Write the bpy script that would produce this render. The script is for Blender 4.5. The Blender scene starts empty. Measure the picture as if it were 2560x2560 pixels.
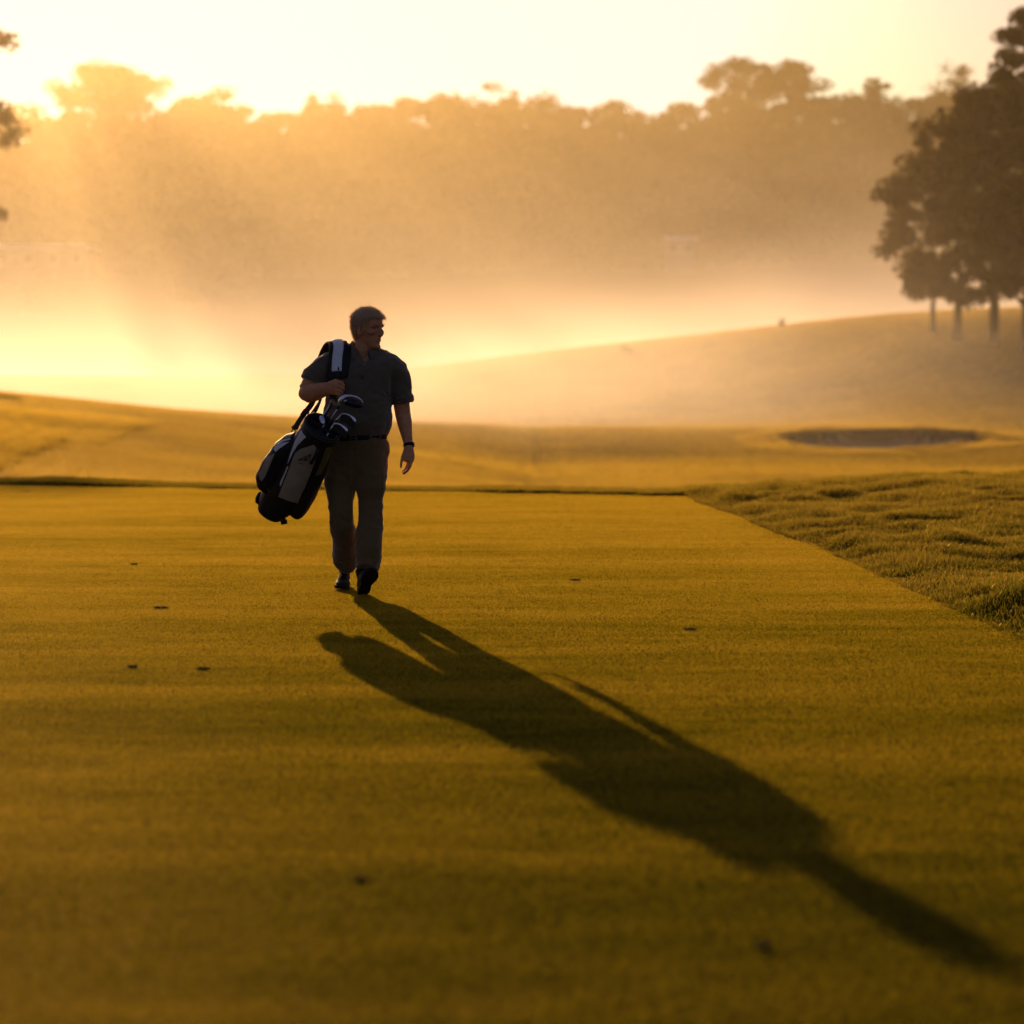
import bpy, bmesh, math, random
import numpy as np
from mathutils import Vector, Matrix, Euler, Quaternion
from mathutils import noise as mnoise

C = bpy.context.scene.collection
SC = bpy.context.scene
RND = random.Random(7)
NR = np.random.RandomState(11)

# ------------------------------------------------------------------ camera
CAM_H = 1.42
LENS = 84.4
FPX = LENS / 36.0 * 2560.0            # focal length in photo pixels
PITCH = math.atan((1280 - 914) / FPX)
cam_data = bpy.data.cameras.new('camera')
cam = bpy.data.objects.new('camera', cam_data)
C.objects.link(cam)
cam.location = (0, 0, CAM_H)
cam.rotation_euler = (math.pi / 2 - PITCH, 0, 0)
cam_data.lens = LENS
cam_data.sensor_width = 36
cam_data.clip_start = 0.2
cam_data.clip_end = 5000
cam_data.dof.use_dof = True
cam_data.dof.focus_distance = 14.95
cam_data.dof.aperture_fstop = 1.85
SC.camera = cam


def pt(px, py, Y):
    """the world point at depth Y that the photo shows at (px, py) of its 2560 x 2560"""
    a = (px - 1280) / FPX
    b = (1280 - py) / FPX
    # camera axes: right X, up (0, sin p, cos p), forward (0, cos p, -sin p)
    sp, cp = math.sin(PITCH), math.cos(PITCH)
    d = Vector((a, cp + b * sp, -sp + b * cp))
    k = Y / d.y
    return Vector((d.x * k, Y, CAM_H + d.z * k))


# ------------------------------------------------------------------ tags
def tag(o, label=None, cat=None, group=None, kind=None):
    if label: o['label'] = label
    if cat: o['category'] = cat
    if group: o['group'] = group
    if kind: o['kind'] = kind
    return o


def empty(name, loc=(0, 0, 0), rz=0.0):
    o = bpy.data.objects.new(name, None)
    C.objects.link(o)
    o.location = loc
    o.rotation_euler = (0, 0, rz)
    return o


def link_mesh(name, verts, faces, mat, parent=None, smooth=False):
    me = bpy.data.meshes.new(name)
    verts = np.asarray(verts, dtype=np.float32).reshape(-1, 3)
    if isinstance(faces, np.ndarray):
        nf, k = faces.shape
        me.vertices.add(len(verts))
        me.vertices.foreach_set('co', verts.ravel())
        me.loops.add(nf * k)
        me.polygons.add(nf)
        me.polygons.foreach_set('loop_start', np.arange(0, nf * k, k, dtype=np.int32))
        me.loops.foreach_set('vertex_index', faces.astype(np.int32).ravel())
        me.update(calc_edges=True)
    else:
        me.from_pydata([tuple(v) for v in verts], [], [tuple(f) for f in faces])
        me.update()
    me.validate()
    if smooth:
        me.polygons.foreach_set('use_smooth', np.ones(len(me.polygons), dtype=bool))
    if mat: me.materials.append(mat)
    o = bpy.data.objects.new(name, me)
    C.objects.link(o)
    if parent:
        o.parent = parent
        o.matrix_parent_inverse = parent.matrix_basis.inverted()
    return o


# ------------------------------------------------------------------ material helpers
class NT:
    def __init__(self, mat):
        self.t = mat.node_tree
        self.n = self.t.nodes
        self.l = self.t.links

    def new(self, kind, **kw):
        nd = self.n.new(kind)
        for k, v in kw.items():
            if k == 'inp':
                for kk, vv in v.items():
                    if hasattr(vv, 'is_linked') or isinstance(vv, bpy.types.NodeSocket):
                        self.l.new(vv, nd.inputs[kk])
                    else:
                        nd.inputs[kk].default_value = vv
            else:
                setattr(nd, k, v)
        return nd

    def math(self, op, a, b=None, c=None, clamp=False):
        nd = self.n.new('ShaderNodeMath')
        nd.operation = op
        nd.use_clamp = clamp
        for i, v in enumerate((a, b, c)):
            if v is None: continue
            if isinstance(v, (int, float)): nd.inputs[i].default_value = v
            else: self.l.new(v, nd.inputs[i])
        return nd.outputs[0]

    def ramp(self, fac, stops, interp='LINEAR'):
        nd = self.n.new('ShaderNodeValToRGB')
        cr = nd.color_ramp
        cr.interpolation = interp
        while len(cr.elements) < len(stops): cr.elements.new(0.5)
        for e, (p, c) in zip(cr.elements, stops):
            e.position = p
            e.color = (*c, 1) if len(c) == 3 else c
        self.l.new(fac, nd.inputs[0])
        return nd.outputs[0]

    def mix(self, fac, a, b, mode='MIX'):
        nd = self.n.new('ShaderNodeMix')
        nd.data_type = 'RGBA'
        nd.blend_type = mode
        for sock, v in ((nd.inputs[0], fac), (nd.inputs[6], a), (nd.inputs[7], b)):
            if isinstance(v, (int, float)): sock.default_value = v
            elif isinstance(v, tuple): sock.default_value = (*v, 1) if len(v) == 3 else v
            else: self.l.new(v, sock)
        return nd.outputs[2]

    def noise(self, scale, detail=3, rough=0.55, vec=None, dist=0.0):
        nd = self.n.new('ShaderNodeTexNoise')
        nd.inputs['Scale'].default_value = scale
        nd.inputs['Detail'].default_value = detail
        nd.inputs['Roughness'].default_value = rough
        nd.inputs['Distortion'].default_value = dist
        if vec is not None: self.l.new(vec, nd.inputs['Vector'])
        return nd.outputs['Fac']

    def pos(self, scale=None):
        g = self.n.new('ShaderNodeNewGeometry')
        v = g.outputs['Position']
        if scale:
            m = self.n.new('ShaderNodeVectorMath')
            m.operation = 'MULTIPLY'
            self.l.new(v, m.inputs[0])
            m.inputs[1].default_value = scale
            v = m.outputs[0]
        return v

    def obj(self, scale=None):
        g = self.n.new('ShaderNodeTexCoord')
        v = g.outputs['Object']
        if scale:
            m = self.n.new('ShaderNodeVectorMath')
            m.operation = 'MULTIPLY'
            self.l.new(v, m.inputs[0])
            m.inputs[1].default_value = scale
            v = m.outputs[0]
        return v


def new_mat(name):
    m = bpy.data.materials.new(name)
    m.use_nodes = True
    m.node_tree.nodes.clear()
    nt = NT(m)
    out = nt.new('ShaderNodeOutputMaterial')
    return m, nt, out


def simple_mat(name, col, rough=0.6, metal=0.0, spec=0.5, vary=0.25, scale=30.0, bump=0.0, bump_scale=200.0, sheen=0.0, sss=0.0):
    m, nt, out = new_mat(name)
    o = nt.obj()
    f = nt.noise(scale, 4, 0.6, o)
    lo = tuple(c * (1 - vary) for c in col)
    hi = tuple(min(1, c * (1 + vary)) for c in col)
    colr = nt.ramp(f, [(0.3, lo), (0.7, hi)])
    b = nt.new('ShaderNodeBsdfPrincipled', inp={'Base Color': colr, 'Roughness': rough, 'Metallic': metal, 'Specular IOR Level': spec})
    if sheen:
        b.inputs['Sheen Weight'].default_value = sheen
        b.inputs['Sheen Roughness'].default_value = 0.5
    if sss:
        b.inputs['Subsurface Weight'].default_value = sss
        b.inputs['Subsurface Radius'].default_value = (0.012, 0.005, 0.003)
        b.inputs['Subsurface Scale'].default_value = 0.5
    if bump:
        f2 = nt.noise(bump_scale, 3, 0.6, o)
        bp = nt.new('ShaderNodeBump', inp={'Strength': bump, 'Distance': 0.002, 'Height': f2})
        nt.l.new(bp.outputs[0], b.inputs['Normal'])
    nt.l.new(b.outputs[0], out.inputs[0])
    return m

# ------------------------------------------------------------------ tuning
SKY_WIDE_N = 6.0; SKY_WIDE = 0.0; SKY_TIGHT = 0.0; SKY_TINT = (1.0, 0.86, 1.2)
SKY_S = 0.07; SKY_MAX = 1.02
HAZE_D = 0.00041; HAZE_G = 0.76
MIST_D = 0.044; MIST_HI = 0.008; MIST_Y0 = 70.0; MIST_Y1 = 330.0

# ------------------------------------------------------------------ sun and sky
SUN_AZ = math.radians(12.2)           # to the left of straight behind the golfer
SUN_EL = math.radians(10.4)
SUN_DIR = Vector((-math.sin(SUN_AZ) * math.cos(SUN_EL), math.cos(SUN_AZ) * math.cos(SUN_EL), math.sin(SUN_EL)))
sl = bpy.data.lights.new('sun', 'SUN')
sl.energy = 5.0
sl.angle = math.radians(0.45)
sl.color = (1.0, 0.575, 0.25)
sun = bpy.data.objects.new('sun', sl)
C.objects.link(sun)
sun.rotation_euler = SUN_DIR.to_track_quat('Z', 'Y').to_euler()
sun.location = (-10, 40, 30)

world = bpy.data.worlds.new('World')
SC.world = world
world.use_nodes = True
wt = NT(world)
wt.n.clear()
wout = wt.new('ShaderNodeOutputWorld')
sky = wt.new('ShaderNodeTexSky')
sky.sky_type = 'NISHITA'
sky.sun_disc = False
sky.sun_elevation = SUN_EL
sky.sun_rotation = -SUN_AZ
sky.air_density = 1.2
sky.dust_density = 4.0
sky.ozone_density = 1.0
# warm, hazy glow of the low sun: a wide lobe and a narrow one about its direction
tc = wt.new('ShaderNodeTexCoord')
nrm = wt.new('ShaderNodeVectorMath', operation='NORMALIZE')
wt.l.new(tc.outputs['Generated'], nrm.inputs[0])
dt = wt.new('ShaderNodeVectorMath', operation='DOT_PRODUCT')
wt.l.new(nrm.outputs[0], dt.inputs[0])
dt.inputs[1].default_value = SUN_DIR
cosv = wt.math('MAXIMUM', dt.outputs['Value'], 0.0)
wide = wt.math('POWER', cosv, SKY_WIDE_N)
tight = wt.math('POWER', cosv, 60.0)
tinted = wt.mix(1.0, sky.outputs[0], SKY_TINT, 'MULTIPLY')
sk_s = wt.new('ShaderNodeVectorMath', operation='SCALE')
wt.l.new(tinted, sk_s.inputs[0]); sk_s.inputs['Scale'].default_value = SKY_S
sk_c = wt.new('ShaderNodeVectorMath', operation='MINIMUM')           # the glare about the sun saturates
wt.l.new(sk_s.outputs[0], sk_c.inputs[0]); sk_c.inputs[1].default_value = (SKY_MAX, SKY_MAX * .92, SKY_MAX * .78)
bg1 = wt.new('ShaderNodeBackground', inp={'Color': sk_c.outputs[0], 'Strength': 1.0})
w1 = wt.new('ShaderNodeBackground', inp={'Color': (1.0, 0.72, 0.40, 1), 'Strength': wt.math('MULTIPLY', wide, SKY_WIDE)})
w2 = wt.new('ShaderNodeBackground', inp={'Color': (1.0, 0.80, 0.50, 1), 'Strength': wt.math('MULTIPLY', tight, SKY_TIGHT)})
a1 = wt.new('ShaderNodeAddShader')
a2 = wt.new('ShaderNodeAddShader')
wt.l.new(bg1.outputs[0], a1.inputs[0]); wt.l.new(w1.outputs[0], a1.inputs[1])
wt.l.new(a1.outputs[0], a2.inputs[0]); wt.l.new(w2.outputs[0], a2.inputs[1])
wt.l.new(a2.outputs[0], wout.inputs['Surface'])
world.cycles.sampling_method = 'MANUAL'
world.cycles.sample_map_resolution = 512

SC.view_settings.view_transform = 'Standard'
SC.view_settings.look = 'None'
SC.view_settings.exposure = 0
SC.cycles.use_denoising = True
SC.cycles.denoiser = 'OPENIMAGEDENOISE'
SC.cycles.max_bounces = 4
SC.cycles.diffuse_bounces = 2
SC.cycles.glossy_bounces = 2
SC.cycles.transmission_bounces = 3
SC.cycles.volume_bounces = 2
SC.cycles.transparent_max_bounces = 12
SC.cycles.volume_step_rate = 1.0
SC.cycles.volume_max_steps = 256
SC.cycles.sample_clamp_indirect = 4.0
SC.cycles.use_adaptive_sampling = True
SC.cycles.adaptive_threshold = 0.025

# ------------------------------------------------------------------ terrain
def sstep(a, b, x):
    t = np.clip((x - a) / (b - a), 0, 1)
    return t * t * (3 - 2 * t)


BACK_L = np.array([-6.11, 28.7]); BACK_R = np.array([1.87, 26.3])   # back edge of the mown tee
RIGHT_N = np.array([2.72, 11.0])                                     # a point of its right edge nearer the camera


def back_edge(x):
    return 28.7 + (x + 6.11) * (26.3 - 28.7) / (1.87 + 6.11)


def vnoise(x, y, s, seed=0.0, oct=3):
    """smooth value noise on arrays, about -1..1"""
    r = np.zeros_like(np.asarray(x, dtype=float))
    a, tot = 1.0, 0.0
    for k in range(oct):
        f = 1.0 / s * (2.03 ** k)
        xx, yy = x * f + seed * 13.7 + k * 7.1, y * f + seed * 5.3 - k * 3.3
        xi, yi = np.floor(xx), np.floor(yy)
        fx, fy = xx - xi, yy - yi
        fx, fy = fx * fx * (3 - 2 * fx), fy * fy * (3 - 2 * fy)

        def h(i, j):
            v = np.sin(i * 127.1 + j * 311.7 + seed * 74.7) * 43758.5453
            return (v - np.floor(v)) * 2 - 1
        r += a * ((h(xi, yi) * (1 - fx) + h(xi + 1, yi) * fx) * (1 - fy) + (h(xi, yi + 1) * (1 - fx) + h(xi + 1, yi + 1) * fx) * fy)
        tot += a
        a *= 0.5
    return r / tot


def right_edge(y):
    t = (26.3 - y) / (26.3 - 11.0)
    return 1.87 + (2.72 - 1.87) * t + 0.06 * np.sin(t * 3.1) + 0.05 * vnoise(y * 0 + 3.0, y, 1.3, 12.0, 3)


BUNK = (14.2, 92.0, 3.8, 3.7)      # centre and half sizes of the sand bunker


def bunker_r(x, y):
    ang = np.arctan2((y - BUNK[1]) / BUNK[3], (x - BUNK[0]) / BUNK[2])
    w = 1 + 0.10 * np.sin(2 * ang + 0.5) + 0.06 * np.sin(3 * ang + 1.0)
    return np.sqrt(((x - BUNK[0]) / BUNK[2]) ** 2 + ((y - BUNK[1]) / BUNK[3]) ** 2) / w


def ground_z(x, y, dig=0.0):
    x = np.asarray(x, dtype=float); y = np.asarray(y, dtype=float)
    be = back_edge(x)
    past = y - be
    z = -1.25 * sstep(0.5, 9.0, past)                                   # the tee is a raised platform
    z = z + 0.10 * vnoise(x, y, 14, 1.0) * sstep(4, 20, past)
    # low hillock on the left
    ramp = np.clip((0.5 - x) / 17.5, 0, 1.3)
    z = z + 2.35 * ramp ** 0.85 * sstep(40, 78, y) * (1 - sstep(80, 128, y))
    # a gentle bank with the bunker, and the ground falling away behind it
    z = z - 0.75 * sstep(34, 70, y)
    bank = 0.75 * sstep(-14, 4, x) + 0.25
    z = z + 0.85 * bank * sstep(80, 100, y) * (1 - 0.6 * sstep(101, 118, y))
    # the long slope climbing to the right, and its crest
    hill = 2.6 + 3.9 * sstep(-18, 34, x) + 2.2 * sstep(30, 80, x)
    lo = 104 - 8 * sstep(8, 22, x)
    z = z + hill * sstep(lo, lo + 46 - 4 * sstep(8, 22, x), y) * (1 - 0.45 * sstep(156, 190, y) * sstep(-4, 18, x))
    # the wooded ridge far behind
    z = z + 14.5 * sstep(215, 385, y) + 7.0 * sstep(398, 440, y)
    # rough on the right of the tee: humped, a little proud of the mown turf
    re = right_edge(np.clip(y, 5, 27.0))
    rough = sstep(0.02, 0.30, x - re) * (1 - sstep(1.5, 6, past))
    rise = 0.17 * sstep(0.0, 3.2, x - re) * sstep(14, 25, y)
    z = z + rough * (0.035 + rise + np.maximum(-0.012, 0.075 * vnoise(x, y, 0.9, 2.0, 2) + 0.055 * vnoise(x, y * 0.7, 0.34, 3.0, 2) + 0.06 * vnoise(x, y, 2.3, 4.0, 2)))
    # bunker: dug in, with a raised turf lip on the far side
    r = bunker_r(x, y)
    front = np.clip((BUNK[1] - y) / BUNK[3], -1, 1)
    z = z - (0.62 - 0.30 * front) * sstep(1.03, 0.84, r) + 0.12 * sstep(0.2, -0.9, front) * sstep(0.45, 0.0, np.abs(r - 1.10)) - dig * (r < 0.90)
    return z


def grid_sheet(name, xs, ys, mat, zoff=0.0, keep=None, dig=0.0):
    X, Y = np.meshgrid(xs, ys)
    Z = ground_z(X, Y, dig) + zoff
    nx, ny = len(xs), len(ys)
    idx = np.arange(nx * ny).reshape(ny, nx)
    f = np.stack([idx[:-1, :-1], idx[:-1, 1:], idx[1:, 1:], idx[1:, :-1]], -1).reshape(-1, 4)
    V = np.stack([X, Y, Z], -1).reshape(-1, 3)
    if keep is not None:
        cx = V[f].mean(1)
        f = f[keep(cx[:, 0], cx[:, 1])]
    return link_mesh(name, V, f, mat, smooth=True)


def warp_axis(a, b, dense_at, n, k=2.2):
    t = np.linspace(-1, 1, n)
    u = np.sinh(k * t) / np.sinh(k)
    return np.where(u < 0, dense_at + u * (dense_at - a), dense_at + u * (b - dense_at))


def turf_color(nt, tee=True):
    """broad dried and green patches, laid out in world metres"""
    f1 = nt.noise(0.9, 5, 0.66, nt.pos((0.22, 1.0, 1.0)))
    f2 = nt.noise(3.0, 3, 0.6, nt.pos((0.6, 1.2, 1.0)))
    f = nt.math('ADD', nt.math('MULTIPLY', f1, 0.74), nt.math('MULTIPLY', f2, 0.26))
    # greener in front, with the light's falloff towards the camera painted into the colour
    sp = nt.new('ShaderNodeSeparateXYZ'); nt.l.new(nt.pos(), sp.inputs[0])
    light_falloff = nt.math('MULTIPLY', nt.math('SUBTRACT', nt.math('DIVIDE', nt.math('SUBTRACT', sp.outputs[1], 4.0), 18.0, clamp=True), 0.5), 0.38)
    f = nt.math('ADD', f, light_falloff)
    return f


def soil_material():
    m, nt, out = new_mat('turf_soil')
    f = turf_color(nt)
    col = nt.ramp(f, [(0.35, (0.022, 0.022, 0.004)), (0.55, (0.040, 0.032, 0.007)), (0.7, (0.055, 0.038, 0.010))])
    b = nt.new('ShaderNodeBsdfPrincipled', inp={'Base Color': col, 'Roughness': 1.0, 'Specular IOR Level': 0.0})
    bp = nt.new('ShaderNodeBump', inp={'Strength': 0.6, 'Distance': 0.02, 'Height': nt.noise(60, 4, 0.6, nt.pos())})
    nt.l.new(bp.outputs[0], b.inputs['Normal'])
    nt.l.new(b.outputs[0], out.inputs[0])
    return m


M_SOIL = soil_material()
# one sheet from behind the camera to beyond the ridge
xs = np.unique(np.concatenate([warp_axis(-420, 420, 0.0, 150, 3.6), np.arange(1.5, 7.0, 0.09), np.arange(8, 21, 0.2)]))
ys = np.unique(np.concatenate([np.arange(-30, 6, 2.0), np.arange(6, 31, 0.14), np.arange(31, 60, 0.7), np.arange(60, 84, 0.6), np.arange(84, 101, 0.22), np.arange(101, 125, 0.6), np.arange(125, 430, 3.0), np.linspace(430, 900, 18)]))
ground = grid_sheet('ground', xs, ys, M_SOIL, dig=0.4)
tag(ground, kind='structure')

# ------------------------------------------------------------------ sand of the bunker
def sand_material():
    m, nt, out = new_mat('bunker_sand')
    f = nt.noise(1.4, 4, 0.6, nt.pos())
    col = nt.ramp(f, [(0.3, (0.30, 0.205, 0.13)), (0.7, (0.42, 0.29, 0.19))])
    b = nt.new('ShaderNodeBsdfPrincipled', inp={'Base Color': col, 'Roughness': 0.95, 'Specular IOR Level': 0.1})
    bp = nt.new('ShaderNodeBump', inp={'Strength': 0.5, 'Distance': 0.05, 'Height': nt.noise(4, 3, 0.6, nt.pos())})
    nt.l.new(bp.outputs[0], b.inputs['Normal'])
    nt.l.new(b.outputs[0], out.inputs[0])
    return m


bx = np.linspace(BUNK[0] - 6.2, BUNK[0] + 6.2, 90); by = np.linspace(BUNK[1] - 8, BUNK[1] + 8, 90)
sand = grid_sheet('sand_bunker', bx, by, sand_material(), 0.02, keep=lambda x, y: bunker_r(x, y) < 0.95)
tag(sand, 'shallow sand bunker with pale grey floor cut into the fairway beyond the tee', 'bunker')

# ------------------------------------------------------------------ grass, blades scattered as small patches
def grass_material(name, stops, transl, gloss=0.10, rough=0.38, base=0.15):
    m, nt, out = new_mat(name)
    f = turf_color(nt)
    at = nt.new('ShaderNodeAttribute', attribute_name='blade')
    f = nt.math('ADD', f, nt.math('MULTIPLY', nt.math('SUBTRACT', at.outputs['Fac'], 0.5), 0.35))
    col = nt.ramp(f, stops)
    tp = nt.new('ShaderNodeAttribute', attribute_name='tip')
    shade = nt.ramp(tp.outputs['Fac'], [(0.0, (base,) * 3), (0.55, ((1 + base) / 2.2,) * 3), (1.0, (1, 1, 1))])  # blade feet darkened in the colour, standing for shade between the blades
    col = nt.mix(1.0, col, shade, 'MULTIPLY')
    d = nt.new('ShaderNodeBsdfDiffuse', inp={'Color': col})
    tcol = nt.mix(1.0, col, (1.25, 1.1, 0.6), 'MULTIPLY')
    t = nt.new('ShaderNodeBsdfTranslucent', inp={'Color': tcol})
    mx = nt.new('ShaderNodeMixShader', inp={0: transl, 1: d.outputs[0], 2: t.outputs[0]})
    g = nt.new('ShaderNodeBsdfGlossy', inp={'Color': (1.0, 0.74, 0.24, 1), 'Roughness': rough})
    lw = nt.new('ShaderNodeFresnel', inp={'IOR': 1.4})
    gf = nt.math('MULTIPLY', lw.outputs[0], gloss, clamp=True)
    mg = nt.new('ShaderNodeMixShader', inp={0: gf, 1: mx.outputs[0], 2: g.outputs[0]})
    nt.l.new(mg.outputs[0], out.inputs[0])
    return m


def scatter_tree():
    """geometry nodes: the mesh's loose points (is_pt) receive copies of the mesh's own patch of blades"""
    ng = bpy.data.node_groups.new('grass_scatter', 'GeometryNodeTree')
    ng.interface.new_socket('Geometry', in_out='INPUT', socket_type='NodeSocketGeometry')
    ng.interface.new_socket('Geometry', in_out='OUTPUT', socket_type='NodeSocketGeometry')
    n, l = ng.nodes, ng.links
    gi = n.new('NodeGroupInput'); go = n.new('NodeGroupOutput')
    at = n.new('GeometryNodeInputNamedAttribute'); at.data_type = 'BOOLEAN'; at.inputs['Name'].default_value = 'is_pt'
    sg = n.new('GeometryNodeSeparateGeometry'); sg.domain = 'POINT'
    l.new(gi.outputs[0], sg.inputs['Geometry']); l.new(at.outputs['Attribute'], sg.inputs['Selection'])
    gti = n.new('GeometryNodeGeometryToInstance')
    l.new(sg.outputs['Inverted'], gti.inputs[0])
    iop = n.new('GeometryNodeInstanceOnPoints')
    l.new(sg.outputs['Selection'], iop.inputs['Points']); l.new(gti.outputs[0], iop.inputs['Instance'])
    ar = n.new('GeometryNodeInputNamedAttribute'); ar.data_type = 'FLOAT_VECTOR'; ar.inputs['Name'].default_value = 'rot'
    l.new(ar.outputs['Attribute'], iop.inputs['Rotation'])
    asc = n.new('GeometryNodeInputNamedAttribute'); asc.data_type = 'FLOAT_VECTOR'; asc.inputs['Name'].default_value = 'scl'
    l.new(asc.outputs['Attribute'], iop.inputs['Scale'])
    l.new(iop.outputs[0], go.inputs[0])
    return ng


SCATTER = scatter_tree()


def blades(n, size, h, w, lean, seed, clump=0.0, flat=0.0):
    """n single-triangle-pair blades over a size x size patch centred on the origin -> verts, faces, blade value"""
    r = np.random.RandomState(seed)
    x = (r.rand(n) + r.rand(n) - 1.0) * size; y = (r.rand(n) + r.rand(n) - 1.0) * size     # thins out at the rim so that patches blend
    hh = h * (0.55 + 0.75 * r.rand(n))
    if clump:
        c = vnoise(x, y, size * 0.13, seed, 2)
        hh *= np.clip(1 + clump * c, 0.25, 2.0)
    ww = w * (0.7 + 0.6 * r.rand(n))
    a = r.rand(n) * 2 * np.pi                         # facing
    la = r.rand(n) * 2 * np.pi; ln = lean * (0.2 + r.rand(n)) * hh
    dx, dy = np.cos(a) * ww / 2, np.sin(a) * ww / 2
    ox, oy = np.cos(la) * ln, np.sin(la) * ln
    b = np.zeros(n) - 0.004
    lie = r.rand(n) < flat                            # blades combed flat by the mower
    ox = np.where(lie, np.cos(la) * h * 1.5, ox); oy = np.where(lie, np.sin(la) * h * 1.5, oy)
    dx = np.where(lie, -np.sin(la) * ww / 2, dx); dy = np.where(lie, np.cos(la) * ww / 2, dy)
    b = np.where(lie, h * (0.35 + .55 * r.rand(n)), b)
    hh = np.where(lie, b + h * .35 * (r.rand(n) - .5), hh)
    mid = np.where(lie, (b + hh) / 2, hh * .55)
    v0 = np.stack([x - dx, y - dy, b], -1); v1 = np.stack([x + dx, y + dy, b], -1)
    m0 = np.stack([x - dx * .8 + ox * .35, y - dy * .8 + oy * .35, mid], -1); m1 = np.stack([x + dx * .8 + ox * .35, y + dy * .8 + oy * .35, mid], -1)
    t = np.stack([x + ox, y + oy, hh], -1)
    V = np.stack([v0, v1, m1, m0, t], 1).reshape(-1, 3)
    i = np.arange(n)[:, None] * 5
    F = np.concatenate([i + [0, 1, 2], i + [0, 2, 3], i + [3, 2, 4]], 0)
    return V, F, np.stack([np.repeat(r.rand(n), 5), np.tile([0., 0., .55, .55, 1.], n)], -1)


def scatter_grass(name, pts, rots, scls, patch, mat, label):
    V, F, bv = patch
    nv = len(V); npnt = len(pts)
    me = bpy.data.meshes.new(name)
    allv = np.concatenate([V, pts]).astype(np.float32)
    me.vertices.add(len(allv)); me.vertices.foreach_set('co', allv.ravel())
    nf = len(F)
    me.loops.add(nf * 3); me.polygons.add(nf)
    me.polygons.foreach_set('loop_start', np.arange(0, nf * 3, 3, dtype=np.int32))
    me.loops.foreach_set('vertex_index', F.astype(np.int32).ravel())
    me.update(calc_edges=True)
    a = me.attributes.new('is_pt', 'BOOLEAN', 'POINT'); a.data.foreach_set('value', np.concatenate([np.zeros(nv, bool), np.ones(npnt, bool)]))
    a = me.attributes.new('rot', 'FLOAT_VECTOR', 'POINT'); a.data.foreach_set('vector', np.concatenate([np.zeros((nv, 3)), rots]).astype(np.float32).ravel())
    a = me.attributes.new('scl', 'FLOAT_VECTOR', 'POINT'); a.data.foreach_set('vector', np.concatenate([np.ones((nv, 3)), scls]).astype(np.float32).ravel())
    for q, nm_ in enumerate(('blade', 'tip')):
        a = me.attributes.new(nm_, 'FLOAT', 'POINT'); a.data.foreach_set('value', np.concatenate([bv[:, q], np.zeros(npnt)]).astype(np.float32))
    me.materials.append(mat)
    o = bpy.data.objects.new(name, me)
    C.objects.link(o)
    mod = o.modifiers.new('scatter', 'NODES'); mod.node_group = SCATTER
    tag(o, label, 'grass', kind='stuff')
    return o


def scatter_points(x, y, r, hs=None, tilt=True):
    z = ground_z(x, y)
    e = 0.25
    gx = (ground_z(x + e, y) - ground_z(x - e, y)) / (2 * e); gy = (ground_z(x, y + e) - ground_z(x, y - e)) / (2 * e)
    yaw = r.randint(0, 4, len(x)) * math.pi / 2 + (r.rand(len(x)) - .5) * 1.2
    rots = np.zeros((len(x), 3))
    if tilt:
        for i in range(len(x)):
            nrm_ = Vector((-gx[i], -gy[i], 1)).normalized()
            q = nrm_.to_track_quat('Z', 'Y')
            rots[i] = (q.to_matrix() @ Matrix.Rotation(yaw[i], 3, 'Z')).to_euler()
    else:
        rots[:, 2] = yaw
    s = np.ones((len(x), 3))
    if hs is not None: s[:, 2] = hs
    return np.stack([x, y, z], -1), rots, s


def cells(x0, x1, y0, y1, s, r, jit=0.15):
    gx, gy = np.meshgrid(np.arange(x0, x1, s), np.arange(y0, y1, s))
    gx = gx.ravel() + (r.rand(gx.size) - .5) * s * jit; gy = gy.ravel() + (r.rand(gy.size) - .5) * s * jit
    return gx, gy


HALFW = 966 / 4530.0
def in_view(x, y, pad):
    return (np.abs(x) < HALFW * y + pad)


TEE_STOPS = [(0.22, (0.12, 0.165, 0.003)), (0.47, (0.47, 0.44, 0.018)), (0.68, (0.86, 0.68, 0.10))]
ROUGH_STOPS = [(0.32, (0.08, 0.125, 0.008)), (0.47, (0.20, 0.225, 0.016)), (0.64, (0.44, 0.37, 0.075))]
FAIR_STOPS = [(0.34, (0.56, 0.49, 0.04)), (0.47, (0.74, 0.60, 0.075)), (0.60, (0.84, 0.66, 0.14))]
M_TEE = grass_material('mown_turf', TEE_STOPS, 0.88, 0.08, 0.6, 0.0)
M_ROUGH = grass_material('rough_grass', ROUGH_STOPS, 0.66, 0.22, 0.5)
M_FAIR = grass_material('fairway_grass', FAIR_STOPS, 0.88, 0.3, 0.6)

gr = np.random.RandomState(3)
# mown turf of the tee, 0.5 m patches
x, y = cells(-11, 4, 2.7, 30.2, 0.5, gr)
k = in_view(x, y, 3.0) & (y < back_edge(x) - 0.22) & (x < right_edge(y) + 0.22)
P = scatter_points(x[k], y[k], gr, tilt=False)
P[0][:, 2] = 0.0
scatter_grass('tee_turf', *P, blades(15000, 0.5, 0.0080, 0.0017, 0.8, 21, 0.0, 0.35), M_TEE, 'closely mown golden turf of the tee that the golfer walks on')
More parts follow.
